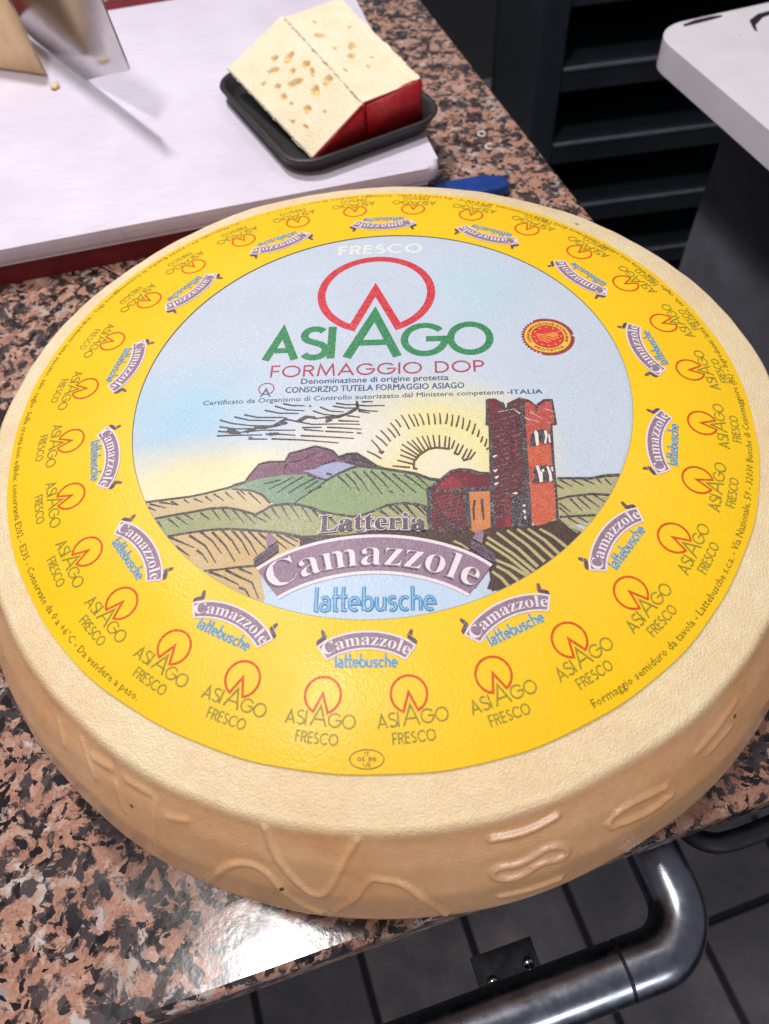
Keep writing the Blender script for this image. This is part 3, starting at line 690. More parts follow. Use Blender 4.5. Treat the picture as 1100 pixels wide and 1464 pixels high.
('S','ink',[(0.56,-0.087),(0.552,-0.211),(0.544,-0.442),(0.534,-0.656)],0.0174,0.0174),
('S','ink',[(0.658,-0.206),(0.647,-0.379),(0.64,-0.552),(0.634,-0.633)],0.0087,0.0087),
('S','ink',[(0.481,-0.089),(0.484,-0.125)],0.0116,0.0058),
('S','ink',[(0.507,-0.104),(0.504,-0.147)],0.0058,0.0058),
('S','ink',[(0.19,-0.498),(0.216,-0.474),(0.273,-0.421),(0.304,-0.414),(0.34,-0.418),(0.375,-0.433),(0.418,-0.437)],0.0101,0.0145),
('S','ink',[(0.321,-0.501),(0.322,-0.591),(0.324,-0.669)],0.0203,0.0174),
('S','ink',[(0.188,-0.492),(0.191,-0.559),(0.187,-0.618),(0.196,-0.676)],0.0174,0.0174),
('S','ink',[(0.19,-0.507),(0.255,-0.507),(0.321,-0.504),(0.413,-0.502)],0.0116,0.0174),
('S','ink',[(0.199,-0.553),(0.254,-0.533),(0.305,-0.519)],0.0046,0.0075),
('S','ink',[(0.2,-0.567),(0.254,-0.549),(0.304,-0.535)],0.0046,0.0075),
('S','ink',[(0.202,-0.582),(0.253,-0.564),(0.304,-0.551)],0.0046,0.0075),
('S','ink',[(0.204,-0.596),(0.253,-0.58),(0.303,-0.567)],0.0046,0.0075),
('S','ink',[(0.205,-0.61),(0.252,-0.595),(0.302,-0.584)],0.0046,0.0075),
('S','ink',[(0.207,-0.624),(0.252,-0.61),(0.301,-0.599)],0.0046,0.0075),
('S','ink',[(0.209,-0.638),(0.251,-0.626),(0.301,-0.615)],0.0046,0.0075),
('S','ink',[(0.21,-0.652),(0.251,-0.641),(0.3,-0.631)],0.0046,0.0075),
('S','ink',[(0.212,-0.666),(0.25,-0.656),(0.299,-0.646)],0.0046,0.0075),
('S','ink',[(0.225,-0.685),(0.243,-0.642)],0.0075,0.0029),
('S','ink',[(0.236,-0.685),(0.254,-0.652)],0.0075,0.0029),
('S','ink',[(0.246,-0.685),(0.265,-0.645)],0.0075,0.0029),
('S','ink',[(0.257,-0.685),(0.275,-0.655)],0.0075,0.0029),
('S','ink',[(0.268,-0.685),(0.286,-0.647)],0.0075,0.0029),
('S','ink',[(0.278,-0.685),(0.296,-0.657)],0.0075,0.0029),
('S','ink',[(0.289,-0.686),(0.308,-0.65)],0.0075,0.0029),
('S','ink',[(0.3,-0.686),(0.318,-0.66)],0.0075,0.0029),
('S','cream',[(0.462,-0.139),(0.527,-0.126),(0.581,-0.188)],0.0023,0.0014),
('S','cream',[(0.527,-0.133),(0.566,-0.173),(0.617,-0.195)],0.0026,0.0014),
('S','cream',[(0.585,-0.142),(0.629,-0.178)],0.0023,0.0012),
('S','cream',[(0.645,-0.128),(0.678,-0.143)],0.0026,0.0012),
('S','ink',[(-0.535,-0.459),(-0.49,-0.444),(-0.478,-0.418),(-0.446,-0.365),(-0.409,-0.355),(-0.349,-0.357),(-0.334,-0.318),(-0.306,-0.311),(-0.238,-0.287),(-0.199,-0.299),(-0.17,-0.312),(-0.147,-0.342),(-0.116,-0.328),(-0.079,-0.326),(-0.047,-0.351),(-0.003,-0.387),(0.028,-0.403),(0.053,-0.412)],0.0046,0.0075),
('S','ink',[(-0.349,-0.357),(-0.339,-0.369),(-0.349,-0.392)],0.0041,0.0017),
('S','ink',[(-0.333,-0.363),(-0.284,-0.351),(-0.236,-0.317)],0.0029,0.0014),
('S','ink',[(-0.207,-0.377),(-0.159,-0.355),(-0.201,-0.37)],0.0046,0.0017),
('S','ink',[(-0.122,-0.337),(-0.097,-0.353),(-0.071,-0.362)],0.0087,0.0029),
('S','ink',[(-0.097,-0.334),(-0.059,-0.358),(-0.022,-0.379)],0.0116,0.0043),
('S','ink',[(-0.189,-0.418),(-0.168,-0.424)],0.0087,0.0058),
('S','ink',[(-0.858,-0.518),(-0.786,-0.512),(-0.693,-0.504),(-0.632,-0.492),(-0.56,-0.472),(-0.488,-0.449)],0.0075,0.0058),
('S','ink',[(-0.535,-0.477),(-0.459,-0.487),(-0.42,-0.507),(-0.386,-0.544)],0.0046,0.0087),
('S','ink',[(-0.809,-0.592),(-0.743,-0.581),(-0.664,-0.57),(-0.604,-0.559),(-0.549,-0.558),(-0.499,-0.569),(-0.436,-0.592),(-0.407,-0.576),(-0.379,-0.555),(-0.325,-0.55),(-0.277,-0.555),(-0.221,-0.574),(-0.197,-0.587)],0.0075,0.0087),
('S','ink',[(-0.747,-0.669),(-0.669,-0.658),(-0.592,-0.65),(-0.525,-0.649),(-0.429,-0.659),(-0.332,-0.673),(-0.249,-0.693),(-0.19,-0.702)],0.007,0.0099),
('S','ink',[(-0.593,-0.812),(-0.541,-0.81),(-0.472,-0.803),(-0.42,-0.8)],0.0058,0.0072),
('S','ink',[(-0.258,-0.424),(-0.225,-0.435),(-0.186,-0.449),(-0.159,-0.429),(-0.103,-0.398),(-0.071,-0.387),(0.005,-0.398),(0.071,-0.412),(0.141,-0.428),(0.192,-0.453),(0.229,-0.46)],0.0058,0.0116),
('S','ink',[(-0.249,-0.565),(-0.215,-0.582),(-0.155,-0.597),(-0.081,-0.611),(-0.027,-0.597),(0.036,-0.566),(0.095,-0.557),(0.145,-0.563),(0.19,-0.581)],0.0058,0.0087),
('S','ink',[(-0.186,-0.449),(-0.213,-0.476),(-0.252,-0.509),(-0.292,-0.541)],0.0046,0.0023),
('S','ink',[(0.652,-0.457),(0.693,-0.457),(0.775,-0.457),(0.832,-0.444),(0.88,-0.441)],0.0064,0.0116),
('S','ink',[(0.644,-0.549),(0.683,-0.537),(0.766,-0.525),(0.831,-0.528)],0.0064,0.0075),
('S','ink',[(0.642,-0.622),(0.706,-0.617),(0.771,-0.613)],0.0064,0.0075),
('F','soil',[(0.641,-0.63),(0.669,-0.664),(0.702,-0.69),(0.682,-0.727),(0.66,-0.739),(0.593,-0.676),(0.553,-0.661),(0.618,-0.645)]),
('S','ink',[(-0.803,-0.521),(-0.728,-0.538)],0.007,0.002),
('S','ink',[(-0.84,-0.526),(-0.773,-0.548)],0.007,0.002),
('S','ink',[(-0.844,-0.54),(-0.809,-0.557)],0.007,0.002),
('S','ink',[(-0.759,-0.52),(-0.728,-0.537)],0.007,0.002),
('S','ink',[(-0.71,-0.515),(-0.689,-0.532)],0.007,0.002),
('S','ink',[(-0.673,-0.514),(-0.636,-0.531)],0.007,0.002),
('S','ink',[(-0.63,-0.506),(-0.602,-0.53)],0.007,0.002),
('S','ink',[(-0.601,-0.496),(-0.559,-0.527)],0.007,0.002),
('S','ink',[(-0.558,-0.491),(-0.523,-0.523)],0.007,0.002),
('S','ink',[(-0.515,-0.489),(-0.476,-0.53)],0.007,0.002),
('S','ink',[(-0.471,-0.494),(-0.419,-0.547)],0.007,0.002),
('S','ink',[(-0.503,-0.483),(-0.482,-0.505)],0.007,0.002),
('S','ink',[(-0.759,-0.593),(-0.709,-0.635)],0.007,0.002),
('S','ink',[(-0.795,-0.603),(-0.771,-0.632)],0.007,0.002),
('S','ink',[(-0.73,-0.586),(-0.68,-0.624)],0.007,0.002),
('S','ink',[(-0.7,-0.577),(-0.662,-0.605)],0.007,0.002),
('S','ink',[(-0.639,-0.576),(-0.6,-0.608)],0.007,0.002),
('S','ink',[(-0.597,-0.565),(-0.561,-0.61)],0.007,0.002),
('S','ink',[(-0.561,-0.563),(-0.521,-0.614)],0.007,0.002),
('S','ink',[(-0.524,-0.564),(-0.473,-0.626)],0.007,0.002),
('S','ink',[(-0.483,-0.578),(-0.432,-0.631)],0.007,0.002),
('S','ink',[(-0.441,-0.596),(-0.39,-0.625)],0.007,0.002),
('S','ink',[(-0.406,-0.586),(-0.373,-0.617)],0.007,0.002),
('S','ink',[(-0.378,-0.566),(-0.347,-0.613)],0.007,0.002),
('S','ink',[(-0.346,-0.553),(-0.309,-0.616)],0.007,0.002),
('S','ink',[(-0.313,-0.554),(-0.272,-0.615)],0.007,0.002),
('S','ink',[(-0.27,-0.562),(-0.227,-0.63)],0.007,0.002),
('S','ink',[(-0.227,-0.578),(-0.207,-0.606)],0.007,0.002),
('S','ink',[(-0.74,-0.672),(-0.642,-0.72)],0.0087,0.0035),
('S','ink',[(-0.667,-0.669),(-0.601,-0.715),(-0.556,-0.782)],0.0087,0.0035),
('S','ink',[(-0.71,-0.71),(-0.655,-0.751)],0.0087,0.0035),
('S','ink',[(-0.631,-0.73),(-0.608,-0.748),(-0.583,-0.781)],0.0087,0.0035),
('S','ink',[(-0.627,-0.657),(-0.579,-0.696),(-0.54,-0.747)],0.0087,0.0035),
('S','ink',[(-0.584,-0.659),(-0.529,-0.718),(-0.487,-0.782)],0.0087,0.0035),
('S','ink',[(-0.549,-0.654),(-0.507,-0.699),(-0.473,-0.75)],0.0087,0.0035),
('S','ink',[(-0.513,-0.655),(-0.472,-0.701),(-0.439,-0.758)],0.0087,0.0035),
('S','ink',[(-0.483,-0.656),(-0.441,-0.708),(-0.413,-0.755)],0.0087,0.0035),
('S','ink',[(-0.452,-0.661),(-0.406,-0.71),(-0.367,-0.75)],0.0087,0.0035),
('S','ink',[(-0.416,-0.669),(-0.37,-0.711),(-0.337,-0.751)],0.0087,0.0035),
('S','ink',[(-0.38,-0.674),(-0.347,-0.705),(-0.31,-0.736)],0.0087,0.0035),
('S','ink',[(-0.35,-0.678),(-0.312,-0.706),(-0.281,-0.727)],0.0087,0.0035),
('S','ink',[(-0.32,-0.68),(-0.271,-0.71)],0.0087,0.0035),
('S','ink',[(-0.29,-0.686),(-0.248,-0.704)],0.0087,0.0035),
('S','ink',[(-0.575,-0.816),(-0.519,-0.84),(-0.464,-0.87)],0.0087,0.0035),
('S','ink',[(-0.517,-0.812),(-0.468,-0.839),(-0.419,-0.863),(-0.391,-0.921)],0.0087,0.0035),
('S','ink',[(-0.471,-0.808),(-0.422,-0.831)],0.0087,0.0035),
('S','ink',[(-0.463,-0.88),(-0.439,-0.889),(-0.419,-0.92)],0.0087,0.0035),
('S','ink',[(-0.274,-0.43),(-0.326,-0.466),(-0.366,-0.501)],0.0052,0.0023),
('S','ink',[(-0.23,-0.439),(-0.277,-0.467),(-0.323,-0.503)],0.0052,0.0023),
('S','ink',[(-0.311,-0.429),(-0.352,-0.458),(-0.398,-0.482)],0.0052,0.0023),
('S','ink',[(-0.203,-0.477),(-0.239,-0.494),(-0.295,-0.547)],0.0052,0.0023),
('S','ink',[(-0.359,-0.442),(-0.419,-0.459)],0.0052,0.0023),
('S','ink',[(-0.217,-0.45),(-0.263,-0.486)],0.0052,0.0023),
('S','ink',[(-0.144,-0.432),(-0.115,-0.462),(-0.093,-0.494)],0.0075,0.0029),
('S','ink',[(-0.117,-0.421),(-0.082,-0.463),(-0.062,-0.503)],0.0075,0.0029),
('S','ink',[(-0.089,-0.41),(-0.054,-0.458),(-0.03,-0.504)],0.0075,0.0029),
('S','ink',[(-0.051,-0.411),(-0.017,-0.459),(0.019,-0.516)],0.0075,0.0029),
('S','ink',[(-0.023,-0.412),(0.016,-0.454),(0.042,-0.492)],0.0075,0.0029),
('S','ink',[(0.015,-0.416),(0.062,-0.466),(0.102,-0.513)],0.0075,0.0029),
('S','ink',[(0.057,-0.426),(0.104,-0.473),(0.143,-0.514)],0.0075,0.0029),
('S','ink',[(0.099,-0.43),(0.136,-0.463),(0.177,-0.503)],0.0075,0.0029),
('S','ink',[(0.044,-0.5),(0.06,-0.513)],0.0075,0.0029),
('S','ink',[(0.141,-0.434),(0.191,-0.492)],0.0075,0.0029),
('S','ink',[(-0.206,-0.582),(-0.173,-0.607)],0.0099,0.0041),
('S','ink',[(-0.229,-0.576),(-0.207,-0.609)],0.0099,0.0041),
('S','ink',[(-0.173,-0.605),(-0.139,-0.643)],0.0099,0.0041),
('S','ink',[(0.013,-0.588),(0.045,-0.615)],0.0099,0.0041),
('S','ink',[(0.045,-0.569),(0.081,-0.605)],0.0099,0.0041),
('S','ink',[(0.067,-0.567),(0.113,-0.622)],0.0099,0.0041),
('S','ink',[(0.099,-0.56),(0.144,-0.623)],0.0099,0.0041),
('S','ink',[(0.136,-0.563),(0.176,-0.612)],0.0099,0.0041),
('S','ink',[(0.163,-0.575),(0.189,-0.607)],0.0099,0.0041),
('S','ink',[(0.703,-0.461),(0.744,-0.49)],0.007,0.0026),
('S','ink',[(0.659,-0.463),(0.702,-0.493)],0.007,0.0026),
('S','ink',[(0.648,-0.488),(0.671,-0.503)],0.007,0.0026),
('S','ink',[(0.747,-0.461),(0.785,-0.484)],0.007,0.0026),
('S','ink',[(0.797,-0.46),(0.811,-0.48)],0.007,0.0026),
('S','ink',[(0.825,-0.46),(0.845,-0.486)],0.007,0.0026),
('S','ink',[(0.688,-0.545),(0.725,-0.596)],0.007,0.0026),
('S','ink',[(0.648,-0.565),(0.685,-0.603)],0.007,0.0026),
('S','ink',[(0.715,-0.54),(0.755,-0.588)],0.007,0.0026),
('S','ink',[(0.738,-0.534),(0.788,-0.581)],0.007,0.0026),
('S','ink',[(0.776,-0.53),(0.813,-0.56)],0.007,0.0026),
('S','ink',[(0.673,-0.626),(0.707,-0.651)],0.007,0.0026),
('S','ink',[(0.706,-0.62),(0.74,-0.644)],0.007,0.0026),
('S','ink',[(0.646,-0.583),(0.674,-0.614)],0.007,0.0026),
('S','ink',[(-0.382,-0.066),(-0.344,-0.077),(-0.294,-0.08)],0.0058,0.0029),
('S','ink',[(-0.414,-0.077),(-0.362,-0.099),(-0.293,-0.106)],0.0058,0.0029),
('S','ink',[(-0.452,-0.098),(-0.394,-0.115),(-0.314,-0.12)],0.0058,0.0029),
('S','ink',[(-0.532,-0.118),(-0.477,-0.134),(-0.379,-0.138),(-0.358,-0.144)],0.0058,0.0029),
('S','ink',[(-0.571,-0.127),(-0.509,-0.147),(-0.403,-0.154)],0.0058,0.0029),
('S','ink',[(-0.627,-0.141),(-0.573,-0.161),(-0.499,-0.175),(-0.401,-0.181)],0.0058,0.0029),
('S','ink',[(-0.624,-0.175),(-0.563,-0.189),(-0.465,-0.191)],0.0058,0.0029),
('S','ink',[(-0.627,-0.198),(-0.554,-0.208),(-0.451,-0.2),(-0.321,-0.205)],0.0058,0.0029),
('S','ink',[(-0.627,-0.221),(-0.559,-0.221),(-0.448,-0.224)],0.0058,0.0029),
('S','ink',[(-0.498,-0.242),(-0.426,-0.246)],0.0058,0.0029),
('S','ink',[(-0.411,-0.245),(-0.291,-0.255),(-0.15,-0.274)],0.0058,0.0029),
('S','ink',[(-0.299,-0.233),(-0.203,-0.242),(-0.091,-0.254)],0.0058,0.0029),
('S','ink',[(-0.436,-0.221),(-0.371,-0.224),(-0.319,-0.231)],0.0058,0.0029),
('S','ink',[(-0.364,-0.148),(-0.311,-0.163),(-0.258,-0.178),(-0.168,-0.179),(-0.071,-0.184)],0.0058,0.0029),
('S','ink',[(-0.324,-0.163),(-0.287,-0.134),(-0.247,-0.149),(-0.17,-0.138),(-0.131,-0.13),(-0.08,-0.103)],0.0058,0.0029),
('S','ink',[(-0.26,-0.108),(-0.216,-0.128),(-0.163,-0.137)],0.0058,0.0029),
('S','ink',[(-0.233,-0.089),(-0.191,-0.112),(-0.138,-0.118)],0.0058,0.0029),
('S','ink',[(-0.182,-0.086),(-0.132,-0.098),(-0.087,-0.1)],0.0058,0.0029),
('S','ink',[(-0.17,-0.071),(-0.127,-0.081),(-0.087,-0.081)],0.0058,0.0029),
('S','ink',[(-0.088,-0.063),(-0.086,-0.09),(-0.093,-0.115)],0.0058,0.0029),
('S','ink',[(-0.087,-0.085),(-0.041,-0.09),(0.024,-0.09)],0.0058,0.0029),
('S','ink',[(-0.08,-0.107),(-0.041,-0.116),(-0.002,-0.12)],0.0058,0.0029),
('S','ink',[(-0.124,-0.138),(-0.072,-0.148)],0.0058,0.0029),
('S','ink',[(-0.156,-0.163),(-0.075,-0.169)],0.0058,0.0029),
('S','ink',[(-0.199,-0.195),(-0.141,-0.2),(-0.064,-0.209)],0.0058,0.0029),
('S','ink',[(-0.204,-0.215),(-0.146,-0.22),(-0.095,-0.225)],0.0058,0.0029),
('S','ink',[(-0.082,-0.227),(-0.063,-0.229)],0.0058,0.0029),
('S','ink',[(-0.296,-0.193),(-0.218,-0.194)],0.0058,0.0029),
('S','ink',[(-0.289,-0.203),(-0.211,-0.214)],0.0058,0.0029),
('S','ink',[(-0.068,-0.068),(-0.024,-0.068)],0.0058,0.0029),
('S','ink',[(-0.08,-0.116),(-0.034,-0.128)],0.0058,0.0029),
('S','ink',[(-0.407,-0.181),(-0.383,-0.161),(-0.358,-0.144)],0.013,0.0087),
('S','ink',[(-0.401,-0.177),(-0.356,-0.166)],0.013,0.0087),
('S','ink',[(-0.485,-0.182),(-0.446,-0.188),(-0.394,-0.177)],0.013,0.0087),
('S','ink',[(-0.208,-0.146),(-0.156,-0.143),(-0.118,-0.125)],0.013,0.0087),
('S','ink',[(-0.311,-0.159),(-0.28,-0.139),(-0.247,-0.144)],0.013,0.0087),
('S','ink',[(-0.589,-0.191),(-0.548,-0.204)],0.013,0.0087),
('S','ink',[(-0.515,-0.206),(-0.478,-0.19)],0.013,0.0087),
('S','ink',[(-0.501,-0.239),(-0.486,-0.237)],0.013,0.0087),
('S','ink',[(-0.118,-0.125),(-0.083,-0.099),(-0.087,-0.068)],0.013,0.0087),
('S','ink',[(-0.182,-0.155),(-0.207,-0.167)],0.013,0.0087),
('S','ink',[(-0.423,-0.222),(-0.384,-0.22)],0.013,0.0087),
('S','ink',[(-0.581,-0.205),(-0.534,-0.211)],0.013,0.0087),
('S','ink',[(-0.276,-0.083),(-0.268,-0.082)],0.0058,0.0058),
('S','brown',[(-0.04,-0.318),(-0.011,-0.335),(0.014,-0.355)],0.0046,0.0061),
('S','brown',[(-0.025,-0.264),(-0.002,-0.295),(0.018,-0.328)],0.0046,0.0061),
('S','brown',[(-0.009,-0.243),(0.015,-0.267),(0.035,-0.293)],0.0046,0.0061),
('S','brown',[(0.009,-0.217),(0.03,-0.244),(0.048,-0.273)],0.0046,0.0061),
('S','brown',[(0.036,-0.208),(0.052,-0.229),(0.066,-0.254)],0.0046,0.0061),
('S','brown',[(0.047,-0.181),(0.067,-0.212),(0.083,-0.246)],0.0046,0.0061),
('S','brown',[(0.065,-0.165),(0.077,-0.182),(0.086,-0.202)],0.0046,0.0061),
('S','brown',[(0.088,-0.142),(0.105,-0.177),(0.119,-0.214)],0.0046,0.0061),
('S','brown',[(0.116,-0.142),(0.129,-0.171),(0.14,-0.201)],0.0046,0.0061),
('S','brown',[(0.137,-0.14),(0.147,-0.169),(0.155,-0.201)],0.0046,0.0061),
('S','brown',[(0.158,-0.137),(0.169,-0.165),(0.176,-0.195)],0.0046,0.0061),
('S','brown',[(0.19,-0.137),(0.194,-0.164),(0.196,-0.194)],0.0046,0.0061),
('S','brown',[(0.215,-0.14),(0.218,-0.166),(0.218,-0.193)],0.0046,0.0061),
('S','brown',[(0.237,-0.138),(0.239,-0.164),(0.239,-0.193)],0.0046,0.0061),
('S','brown',[(0.267,-0.141),(0.265,-0.166),(0.259,-0.193)],0.0046,0.0061),
('S','brown',[(0.287,-0.148),(0.285,-0.176),(0.28,-0.205)],0.0046,0.0061),
('S','brown',[(0.312,-0.152),(0.306,-0.18),(0.298,-0.209)],0.0046,0.0061),
('S','brown',[(0.328,-0.164),(0.326,-0.191),(0.32,-0.22)],0.0046,0.0061),
('S','brown',[(0.353,-0.177),(0.347,-0.203),(0.337,-0.23)],0.0046,0.0061),
('S','brown',[(0.372,-0.195),(0.366,-0.22),(0.357,-0.247)],0.0046,0.0061),
('S','brown',[(0.385,-0.226),(0.382,-0.242),(0.376,-0.261)],0.0046,0.0061),
('S','brown',[(0.396,-0.258),(0.393,-0.271),(0.387,-0.287)],0.0046,0.0061),
('S','brown',[(0.411,-0.271),(0.407,-0.288),(0.401,-0.307)],0.0046,0.0061),
('S','brown',[(0.416,-0.313),(0.412,-0.317),(0.406,-0.323)],0.0046,0.0061),
('S','brown',[(0.056,-0.39),(0.121,-0.399)],0.0046,0.0064),
('S','brown',[(0.074,-0.364),(0.136,-0.385)],0.0046,0.0064),
('S','brown',[(0.084,-0.339),(0.141,-0.366)],0.0046,0.0064),
('S','brown',[(0.086,-0.314),(0.148,-0.354)],0.0046,0.0064),
('S','brown',[(0.091,-0.288),(0.153,-0.344)],0.0046,0.0064),
('S','brown',[(0.111,-0.275),(0.161,-0.332)],0.0046,0.0064),
('S','brown',[(0.129,-0.269),(0.168,-0.329)],0.0046,0.0064),
('S','brown',[(0.147,-0.257),(0.179,-0.323)],0.0046,0.0064),
('S','brown',[(0.167,-0.25),(0.194,-0.317)],0.0046,0.0064),
('S','brown',[(0.187,-0.249),(0.201,-0.314)],0.0046,0.0064),
('S','brown',[(0.209,-0.246),(0.216,-0.308)],0.0046,0.0064),
('S','brown',[(0.233,-0.248),(0.232,-0.309)],0.0046,0.0064),
('S','brown',[(0.257,-0.253),(0.251,-0.309)],0.0046,0.0064),
('S','brown',[(0.272,-0.258),(0.266,-0.313)],0.0046,0.0064),
('S','brown',[(0.29,-0.275),(0.277,-0.316)],0.0046,0.0064),
('S','brown',[(0.305,-0.291),(0.288,-0.336)],0.0046,0.0064),
('S','brown',[(0.322,-0.298),(0.302,-0.342)],0.0046,0.0064),
('S','brown',[(0.336,-0.316),(0.314,-0.364)],0.0046,0.0064),
('S','brown',[(0.352,-0.32),(0.328,-0.371)],0.0046,0.0064),
('S','brown',[(0.365,-0.333),(0.341,-0.368)],0.0046,0.0064),
('S','brown',[(0.148,-0.407),(0.135,-0.403),(0.136,-0.372),(0.156,-0.341),(0.191,-0.314),(0.221,-0.308),(0.271,-0.316)],0.007,0.0075),
('S','brown',[(0.316,-0.371),(0.338,-0.365)],0.0087,0.0058),
('S','brown',[(0.285,-0.335),(0.302,-0.345)],0.0087,0.0058),
('S','brown',[(0.003,-0.321),(0.016,-0.33),(0.023,-0.318)],0.0052,0.0052)]

land = Print(); lay = 1.0
for a in ART:
    ink = 'hill' if a[1] == 'green' else a[1]
    if a[0] == 'F': land.poly(a[2], ink, lay)
    else: land.stroke(a[2], a[3]*(.8 if ink == 'straw' else 1.12), a[4]*(.8 if ink == 'straw' else 1.12), ink, lay+.05)
    lay = lay+.12 if a[0] == 'F' else lay
lens = [(-.40, -.96)]+[(.877*math.sin(t), -.837-.70+.70*math.cos(t)*1.0) for t in np.linspace(-.42, .42, 15)]+[(.40, -.96), (.3, -1.02), (0, -1.04), (-.3, -1.02)]
lens = [(-.375, -.95)]+[(x-.005, -.83-.62*x*x) for x in np.linspace(-.36, .36, 17)]+[(.365, -.95), (.25, -1.02), (0, -1.04), (-.25, -1.02)]
land.poly(lens, 'blue', 7.6)
land.build('landscape_picture', label, sp=.04)
assert lay < 7.5
ringl = Print().stroke([(rim_in(t)*math.cos(t), rim_in(t)*math.sin(t)) for t in np.linspace(0, 2*math.pi, 160, endpoint=False)], .0024, .0024, 'edge', 9, closed=True); ringl.build('picture_rim', label)

# ---- main lettering
logo(.036, 'red', 'green').build('brand_emblem', label, scaled(1., -.024, .583))
pr = Print(); mono('FRESCO', -.205, .182, .872, .068, .017, 'white', 1, .22, pr); pr.build('white_lettering', label, lambda q: np.c_[q[:, 0], q[:, 1]-.12*(q[:, 0]+.01)**2])
pr = Print(); mono('FORMAGGIO DOP', -.450, .424, .080, .064, .0085, 'rose', 1, .15, pr)
fit_text(pr, 'Denominazione di origine protetta', -.319, .277, .0385, .031, 'navy', 1, bold=.0016)
fit_text(pr, 'CONSORZIO TUTELA FORMAGGIO ASIAGO', -.379, .338, -.008, .033, 'navy', 1, bold=.0018)
fit_text(pr, 'Certificato da Organismo di Controllo autorizzato dal Ministero competente - ', -.709, .515, -.058, .025, 'slate', 1, bold=.0007, slope=.010)
fit_text(pr, 'ITALIA', .520, .642, -.046, .024, 'navy', 1, bold=.002)
pr.add(Print().stroke([(-.458, .021)]+[(-.469, -.006)]+arc(-.458, .018, .031, .031, 250, -70, 24)+[(-.447, -.006)], .005, .005, 'rose', 1, closed=True))
pr.stroke([(-.478, -.026), (-.458, .012), (-.438, -.026)], .005, .005, 'navy', 2); pr.stroke([(-.47, -.012), (-.446, -.012)], .004, .004, 'navy', 2)
pr.build('lettering', label, lambda q: q+np.array([0., 0.]))

# ---- quality seal
sx_, sy_ = .697, .275
pr = Print(); nt_ = 40; pts = []
for k in range(nt_*2):
    a = math.pi*k/nt_; r = .112 if k % 2 == 0 else .100; pts.append((sx_+r*math.cos(a), sy_+r*math.sin(a)))
pr.poly(pts, 'seal_d', 1); pr.poly(arc(sx_, sy_, .0955, .0955, 0, 360, 48)[:-1], 'gold', 2); pr.poly(arc(sx_, sy_, .066, .066, 0, 360, 40)[:-1], 'seal_r', 4)
pr.stroke(arc(sx_, sy_, .066, .066, 0, 360, 40)[:-1], .003, .003, 'seal_d', 5, closed=True)
for t, a0, a1 in (("DENOMINAZIONE D'ORIGINE", 205, -25),):
    fs, lo, hi = font_tris(t, .005); Rm_ = .0735
    def ringw(q):
        ang = np.radians(a0+(q[:, 0]-lo[0])/(hi[0]-lo[0])*(a1-a0)); r = Rm_+q[:, 1]*.018; return np.c_[sx_+r*np.cos(ang), sy_+r*np.sin(ang)]
    pr.tris(fs, 'seal_d', 5, ringw)
fs, lo, hi = font_tris('PROTETTA', .005)
pr.tris(fs, 'seal_d', 5, lambda q: np.c_[sx_+(.088-q[:, 1]*.018)*np.cos(np.radians(225+(q[:, 0]-lo[0])/(hi[0]-lo[0])*90)), sy_+(.088-q[:, 1]*.018)*np.sin(np.radians(225+(q[:, 0]-lo[0])/(hi[0]-lo[0])*90))])
for k in range(12):
    a = 2*math.pi*k/12; c = (sx_+.056*math.cos(a), sy_+.056*math.sin(a))
    pr.poly([(c[0]+(.0055 if i % 2 == 0 else .0024)*math.sin(math.pi*i/5), c[1]+(.0055 if i % 2 == 0 else .0024)*math.cos(math.pi*i/5)) for i in range(10)], 'gold', 5)
for i, (x0, y0, x1, y1) in enumerate(((-.045, .008, .03, -.022), (-.043, -.004, .012, -.03), (-.038, -.018, -.002, -.038), (-.045, .016, .045, -.012), (-.005, .012, .042, .02), (.0, .006, .044, .011), (.01, .0, .045, .002))):
    pr.stroke([(sx_+x0, sy_+y0), (sx_+(x0+x1)/2, sy_+(y0+y1)/2+.004), (sx_+x1, sy_+y1)], .0035, .0045, 'gold', 5)
pr.build('quality_seal', label)

# ---- banner across the picture
pr = Print().add(banner(False), scaled(1., -.006, -.695), 8)
pr.add(dairy(-.2, .203, -.975, .086, .0125), None, 8)
w_ = lambda q: np.c_[q[:, 0], q[:, 1]-.25*(q[:, 0]+.01)**2]
fit_text(pr, serif('Latteria'), -.20, .172, -.668, .072, 'pinkw', 12, .034, w_, ref=1)
fit_text(pr, serif('Latteria'), -.20, .172, -.668, .072, 'mauve_d', 13, .006, w_, ref=1)
pr.build('name_banner', label)

# ---- prints running round the yellow border
def spin(deg):
    t = math.radians(deg); c, s = math.cos(t), math.sin(t)
    dx = -.0041-.0106*c-.0066*s-.0083*math.cos(2*t)-.0256*math.sin(2*t)       # the paper lies a little stretched
    dy = -.0179-.0061*c+.0048*s+.0266*math.cos(2*t)+.0026*math.sin(2*t)
    return lambda q: np.c_[dx+c*q[:, 0]-s*q[:, 1], dy+s*q[:, 0]+c*q[:, 1]]
em = Print().add(logo(.024, 'red_y', 'olv_y', ringw=1.35), scaled(.2313, 0, -1.258), 9)
em.p = [p for p in em.p]
mono('FRESCO', -.066, .066, -1.402, .033, .0046, 'olv_y', 10, .14, em)
for k in range(28):
    em.build('border_emblem', label, spin(360/28*(k+.5)))
bn = Print().add(banner(True), scaled(.392, 0, -1.050, .40), 8)
bn.add(dairy(-.1, .1, -1.166, .042, .0062, 'pale_y'), None, 8)
for k in range(14):
    bn.build('border_banner', label, spin(360/14*k))
TXT = ('Formaggio semiduro da tavola - Lattebusche s.c.a. - Via Nazionale, 59 - 32030 Busche di Cesiomaggiore (BL) - Ingredienti: latte vaccino, sale, caglio. '
       'Sulla crosta non edibile: conservanti E202 - E235 - Conservate da 0 a +6°C - Da vendere a peso.')
TXT = TXT+'  '+TXT
fs, lo, hi = font_tris(TXT, .0, 1)
